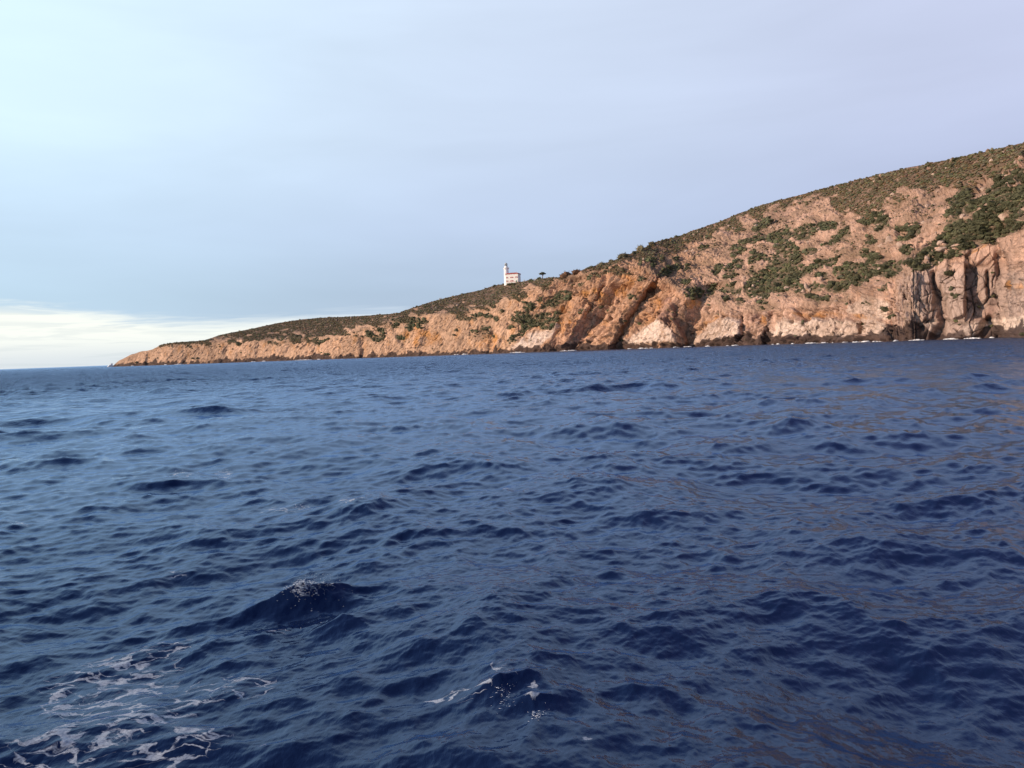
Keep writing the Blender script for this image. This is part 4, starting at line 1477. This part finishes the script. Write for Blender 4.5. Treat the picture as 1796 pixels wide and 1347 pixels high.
def lighthouse():
    p, _ = ground(898, 496.6)
    p = p[0]
    D = np.hypot(p[0], p[1])
    k = D / FP                      # metres per photo pixel there
    az = math.atan2(p[0], p[1])
    base = np.array([p[0], p[1], p[2] - 2.0])
    root = empty('lighthouse', base, -az + math.radians(-16))
    tag(root, 'white lighthouse with a round tower and a cream two storey house trimmed in red', 'lighthouse')

    def part(name, VF, mat, parent=root, smooth=False):
        me = make_mesh(name, VF[0], VF[1], mat, smooth)
        return add(name, me, parent)
    # z from base; screen y 498.5 is z 2
    Z = lambda y: 2.0 + (496.6 - y) * k
    Xm = lambda x: (x - 898) * k
    tx = Xm(888.2)
    tr = 4.1 * k
    tw = part('tower', lathe([(tr * 1.06, 0), (tr * 1.03, Z(490)), (tr * 0.97, Z(473)), (tr * 0.97, Z(471.6))], 36, tx, 0), M_WHITE, smooth=True)
    part('tower_window', box(tx - 0.35, tx + 0.35, -tr * 1.04 - 0.05, -tr + 0.3, Z(483), Z(481)), M_SHUT, tw)
    ga = part('gallery', lathe([(tr * 0.97, Z(471.7)), (tr * 1.28, Z(471.0)), (tr * 1.28, Z(470.3)), (tr * 0.3, Z(470.3))], 36, tx, 0), M_WHITE)
    rails = []
    for i in range(18):
        an = 2 * math.pi * i / 18
        x, y = tx + tr * 1.22 * math.cos(an), tr * 1.22 * math.sin(an)
        rails.append(box(x - 0.05, x + 0.05, y - 0.05, y + 0.05, Z(470.3), Z(468.7)))
    rails.append(lathe([(tr * 1.24, Z(468.8)), (tr * 1.24, Z(468.6)), (tr * 1.19, Z(468.6)), (tr * 1.19, Z(468.8))], 36, tx, 0))
    part('railing', join(rails), M_METAL, ga)
    part('watch_room', lathe([(tr * 0.86, Z(470.3)), (tr * 0.86, Z(468.2)), (tr * 0.74, Z(467.0)), (tr * 0.48, Z(466.2))], 32, tx, 0), M_WHITE, smooth=True)
    ln = part('lantern', lathe([(tr * 0.50, Z(466.2)), (tr * 0.50, Z(462.4))], 16, tx, 0), M_GLASS)
    fr = []
    for i in range(8):
        an = 2 * math.pi * (i + 0.5) / 8
        x, y = tx + tr * 0.53 * math.cos(an), tr * 0.53 * math.sin(an)
        fr.append(box(x - 0.13, x + 0.13, y - 0.13, y + 0.13, Z(466.2), Z(462.3)))
    part('lantern_frame', join(fr), M_METAL, ln)
    part('lantern_roof', lathe([(tr * 0.60, Z(462.5)), (tr * 0.60, Z(462.1)), (tr * 0.38, Z(461.2)), (tr * 0.05, Z(460.6)), (0.06, Z(458.6)), (0.01, Z(458.5))], 20, tx, 0), M_METAL, smooth=True)
    # house
    x0, x1 = Xm(889.5), Xm(911.4)
    d0, d1 = -5.2, 5.2
    wall = part('house_wall', box(x0, x1, d0, d1, 0, Z(481.6)), M_CREAM)
    part('string_course', box(x0 - 0.06, x1 + 0.06, d0 - 0.06, d1 + 0.06, Z(494.9), Z(494.4)), M_RED, wall)
    # shallow hipped roof with a red parapet band
    ex = 0.35
    zr = Z(481.6)
    V = np.array([(x0 - ex, d0 - ex, zr), (x1 + ex, d0 - ex, zr), (x1 + ex, d1 + ex, zr), (x0 - ex, d1 + ex, zr),
                  (x0 - ex, d0 - ex, zr + 0.9), (x1 + ex, d0 - ex, zr + 0.9), (x1 + ex, d1 + ex, zr + 0.9), (x0 - ex, d1 + ex, zr + 0.9),
                  (x0 + 3.5, 0, zr + 2.0), (x1 - 3.5, 0, zr + 2.0)])
    F4 = np.array([(0, 1, 5, 4), (1, 2, 6, 5), (2, 3, 7, 6), (3, 0, 4, 7), (0, 3, 2, 1), (4, 5, 9, 8), (6, 7, 8, 9), (5, 6, 9, 9), (7, 4, 8, 8)])
    me = bpy.data.meshes.new('roof')
    me.from_pydata([tuple(v) for v in V], [], [tuple(dict.fromkeys(int(i) for i in f)) for f in F4])
    me.materials.append(M_ROOF)
    add('roof', me, root)
    # windows: two rows of three, each under a red band
    cols = [(890.0, 893.6), (897.6, 903.0), (906.3, 911.0)]
    for r_, (ya, yb) in enumerate(((486.3, 488.2), (492.2, 493.8))):
        for c_, (xa, xb) in enumerate(cols):
            if c_ == 2 and r_ == 1:
                continue
            xa_, xb_ = Xm(xa), Xm(xb)
            bd = part('red_band', box(xa_, xb_, d0 - 0.12, d0 + 0.05, Z(yb), Z(ya)), M_RED, wall)
            xm = 0.5 * (xa_ + xb_)
            wn = part('window', box(xm - 0.4, xm + 0.4, d0 - 0.19, d0 - 0.10, Z(yb) + 0.05, Z(ya) + (0.0 if r_ else 0.1)), M_SHUT if (r_ == 1 and c_ == 0) else M_PANE, wall)
            part('sill', box(xm - 0.7, xm + 0.7, d0 - 0.27, d0 - 0.13, Z(yb) - 0.1, Z(yb) + 0.03), M_WHITE, wn)
    part('door', box(x1 - 2.3, x1 - 1.2, d0 - 0.1, d0 + 0.05, Z(496.1), Z(493)), M_SHUT, wall)
    part('chimney', box(x1 - 3.5, x1 - 2.8, 1.0, 1.8, zr + 0.6, zr + 2.4), M_CREAM, root)


lighthouse()


def hut(name, x, y, wpx, hpx, label, cat, roofmat=None):
    p, _ = ground(x, y)
    p = p[0]
    k = np.hypot(p[0], p[1]) / FP
    az = math.atan2(p[0], p[1])
    w, h = wpx * k, hpx * k
    root = empty(name, (p[0], p[1], p[2] - 0.4), -az)
    tag(root, label, cat)
    wl = add('wall', make_mesh('wall', *box(-w / 2, w / 2, -w * 0.35, w * 0.35, 0, h + 0.4), M_WHITE, False), root)
    add('door', make_mesh('door', *box(-0.35, 0.35, -w * 0.35 - 0.04, -w * 0.35 + 0.05, 0.3, min(h, 2.1)), M_METAL, False), root)
    add('roof', make_mesh('roof', *box(-w / 2 - 0.12, w / 2 + 0.12, -w * 0.35 - 0.12, w * 0.35 + 0.12, h + 0.4, h + 0.6), roofmat or M_WHITE, False), root)


hut('white_hut', 918.5, 493.5, 2.4, 2.6, 'tiny white hut a few steps uphill of the lighthouse house', 'hut')
hut('white_hut', 937.8, 492.2, 3.2, 2.8, 'small white hut just downhill of the umbrella pine', 'hut')
hut('white_hut', 772.0, 526.0, 4.8, 2.6, 'white hut alone on the skyline far downhill of the lighthouse', 'hut')


# ------------------------------------------------------------------ surf along the rocks, splashes and spray
def surf():
    runs = [(996, 1014, 614), (1116, 1128, 608), (1134, 1136, 608.5), (1176, 1181, 608.5), (1191, 1203, 608), (1240, 1248, 607), (1278, 1301, 605),
            (1357, 1367, 602.5), (1385, 1388, 602), (1417, 1434, 600), (1439, 1443, 599), (1453, 1457, 599), (1480, 1483, 599), (1510, 1542, 597), (1572, 1576, 596),
            (1596, 1622, 594.5), (1651, 1683, 593), (1703, 1709, 592), (1735, 1743, 590), (895, 922, 616), (989, 1000, 615), (798, 801, 620), (809, 820, 620),
            (441, 447, 633), (459, 465, 632), (516, 547, 630), (558, 562, 629), (231, 234, 641), (288, 292, 640), (306, 322, 638), (1100, 1104, 610), (1690, 1720, 592)]
    g = np.random.default_rng(8)
    V, F, n = [], [], 0
    for xa, xb, _ in runs:
        cnt = int(4 + (xb - xa) * 3.2)
        for _k in range(cnt):
            x = g.uniform(xa, xb)
            j = int(np.clip(np.searchsorted(XC, x), 0, len(XC) - 1))
            ps = LP_[0, j]
            D = np.hypot(ps[0], ps[1])
            dh = ps[:2] / D
            Dd = D - g.uniform(1.0, 6.5)
            edge = 1 - abs((x - (xa + xb) / 2) / ((xb - xa) / 2 + 1e-6)) * 0.6
            s = g.uniform(0.12, 0.50) * edge * (D / 520) ** 0.5
            L = ICO2 * (1 + 0.22 * g.standard_normal((len(ICO2), 1)))
            L = L * np.array([s * g.uniform(1.0, 3.0), s * 1.2, s * g.uniform(0.35, 1.3)])
            V.append(L + np.array([dh[0] * Dd, dh[1] * Dd, 0.12 + 0.3 * s]))
            F.append(ICOF2 + n)
            n += len(ICO2)
    o = add('surf', make_mesh('surf', np.concatenate(V), np.concatenate(F), M_FOAM, True))
    tag(o, 'broken white surf washing along the dark foot of the cliffs', 'surf', kind='stuff')
    # bigger splash at the far tip
    V, F, n = [], [], 0
    ps = LP_[0, 4]
    D = np.hypot(ps[0], ps[1])
    for _k in range(70):
        q = g.random()
        x = 198 - 9 * q ** 0.7
        d = rays(np.array(x), np.array(640.0))
        d = d[:2] / np.hypot(d[0], d[1])
        z = g.random() * 5.5 * (1 - q) ** 1.2
        s = g.uniform(0.35, 1.0)
        L = ICO1 * (1 + 0.3 * g.standard_normal((len(ICO1), 1))) * s
        V.append(L + np.array([d[0] * (D - 3), d[1] * (D - 3), z]))
        F.append(ICOF1 + n)
        n += len(ICO1)
    o = add('splash', make_mesh('splash', np.concatenate(V), np.concatenate(F), M_FOAM, True))
    tag(o, 'white splash of a wave bursting on the far tip of the point', 'splash', kind='stuff')


surf()


def spray(name, x, y, along, count, seed, label, spread=1.0, lean=0.4):
    """droplets and torn strands over a breaking crest"""
    g = np.random.default_rng(seed)
    nrow = int(np.searchsorted(SEA_R, 14))
    P = np.stack([SEA_X[:nrow, :1440], SEA_Y[:nrow, :1440], SEA_H[:nrow, :1440]], -1).reshape(-1, 3).astype(float)
    c = at_water(x, y, 0.15)
    D = np.hypot(c[0], c[1])
    right = np.array([c[1], -c[0], 0]) / D
    q = P - c
    near = P[(np.hypot(q[:, 0], q[:, 1]) < along * 2.6)]
    top = near[:, 2].max()
    pk = near[near[:, 2].argmax()]
    side = (near - pk) @ right
    w = np.exp((near[:, 2] - top) / (0.035 * spread)) * np.exp(-((side - lean * along) / along) ** 2)
    idx = g.choice(len(near), count, p=w / w.sum())
    V, F, n = [], [], 0
    for q_ in idx:
        p = near[q_] + g.normal(0, 0.006, 3)
        p[2] += abs(g.normal(0, 0.010)) * spread
        if g.random() < 0.3:
            p += right * g.uniform(0, along * 1.6) + np.array([0, 0, g.uniform(0, 0.07) * spread])
            s = g.uniform(0.0008, 0.0020)
            el = 1.0
        else:
            s = g.uniform(0.0008, 0.0019)
            el = g.uniform(1, 8)
        L = ICO1 * (1 + 0.25 * g.standard_normal((len(ICO1), 1))) * s
        L[:, 0] *= el
        V.append(L + p)
        F.append(ICOF1 + n)
        n += len(ICO1)
    o = add(name, make_mesh(name, np.concatenate(V), np.concatenate(F), M_FOAMN, True))
    tag(o, label, 'spray', kind='stuff')


spray('spray', 534, 1044, 0.17, 700, 1, 'spray and torn foam flying off the peaked wave crest')
spray('spray', 866, 1222, 0.06, 70, 2, 'little spray on a dark wavelet left of the small curl', 0.6)
spray('spray', 932, 1246, 0.03, 60, 3, 'short white curl of spray on the small wavelet near the bottom', 0.5)
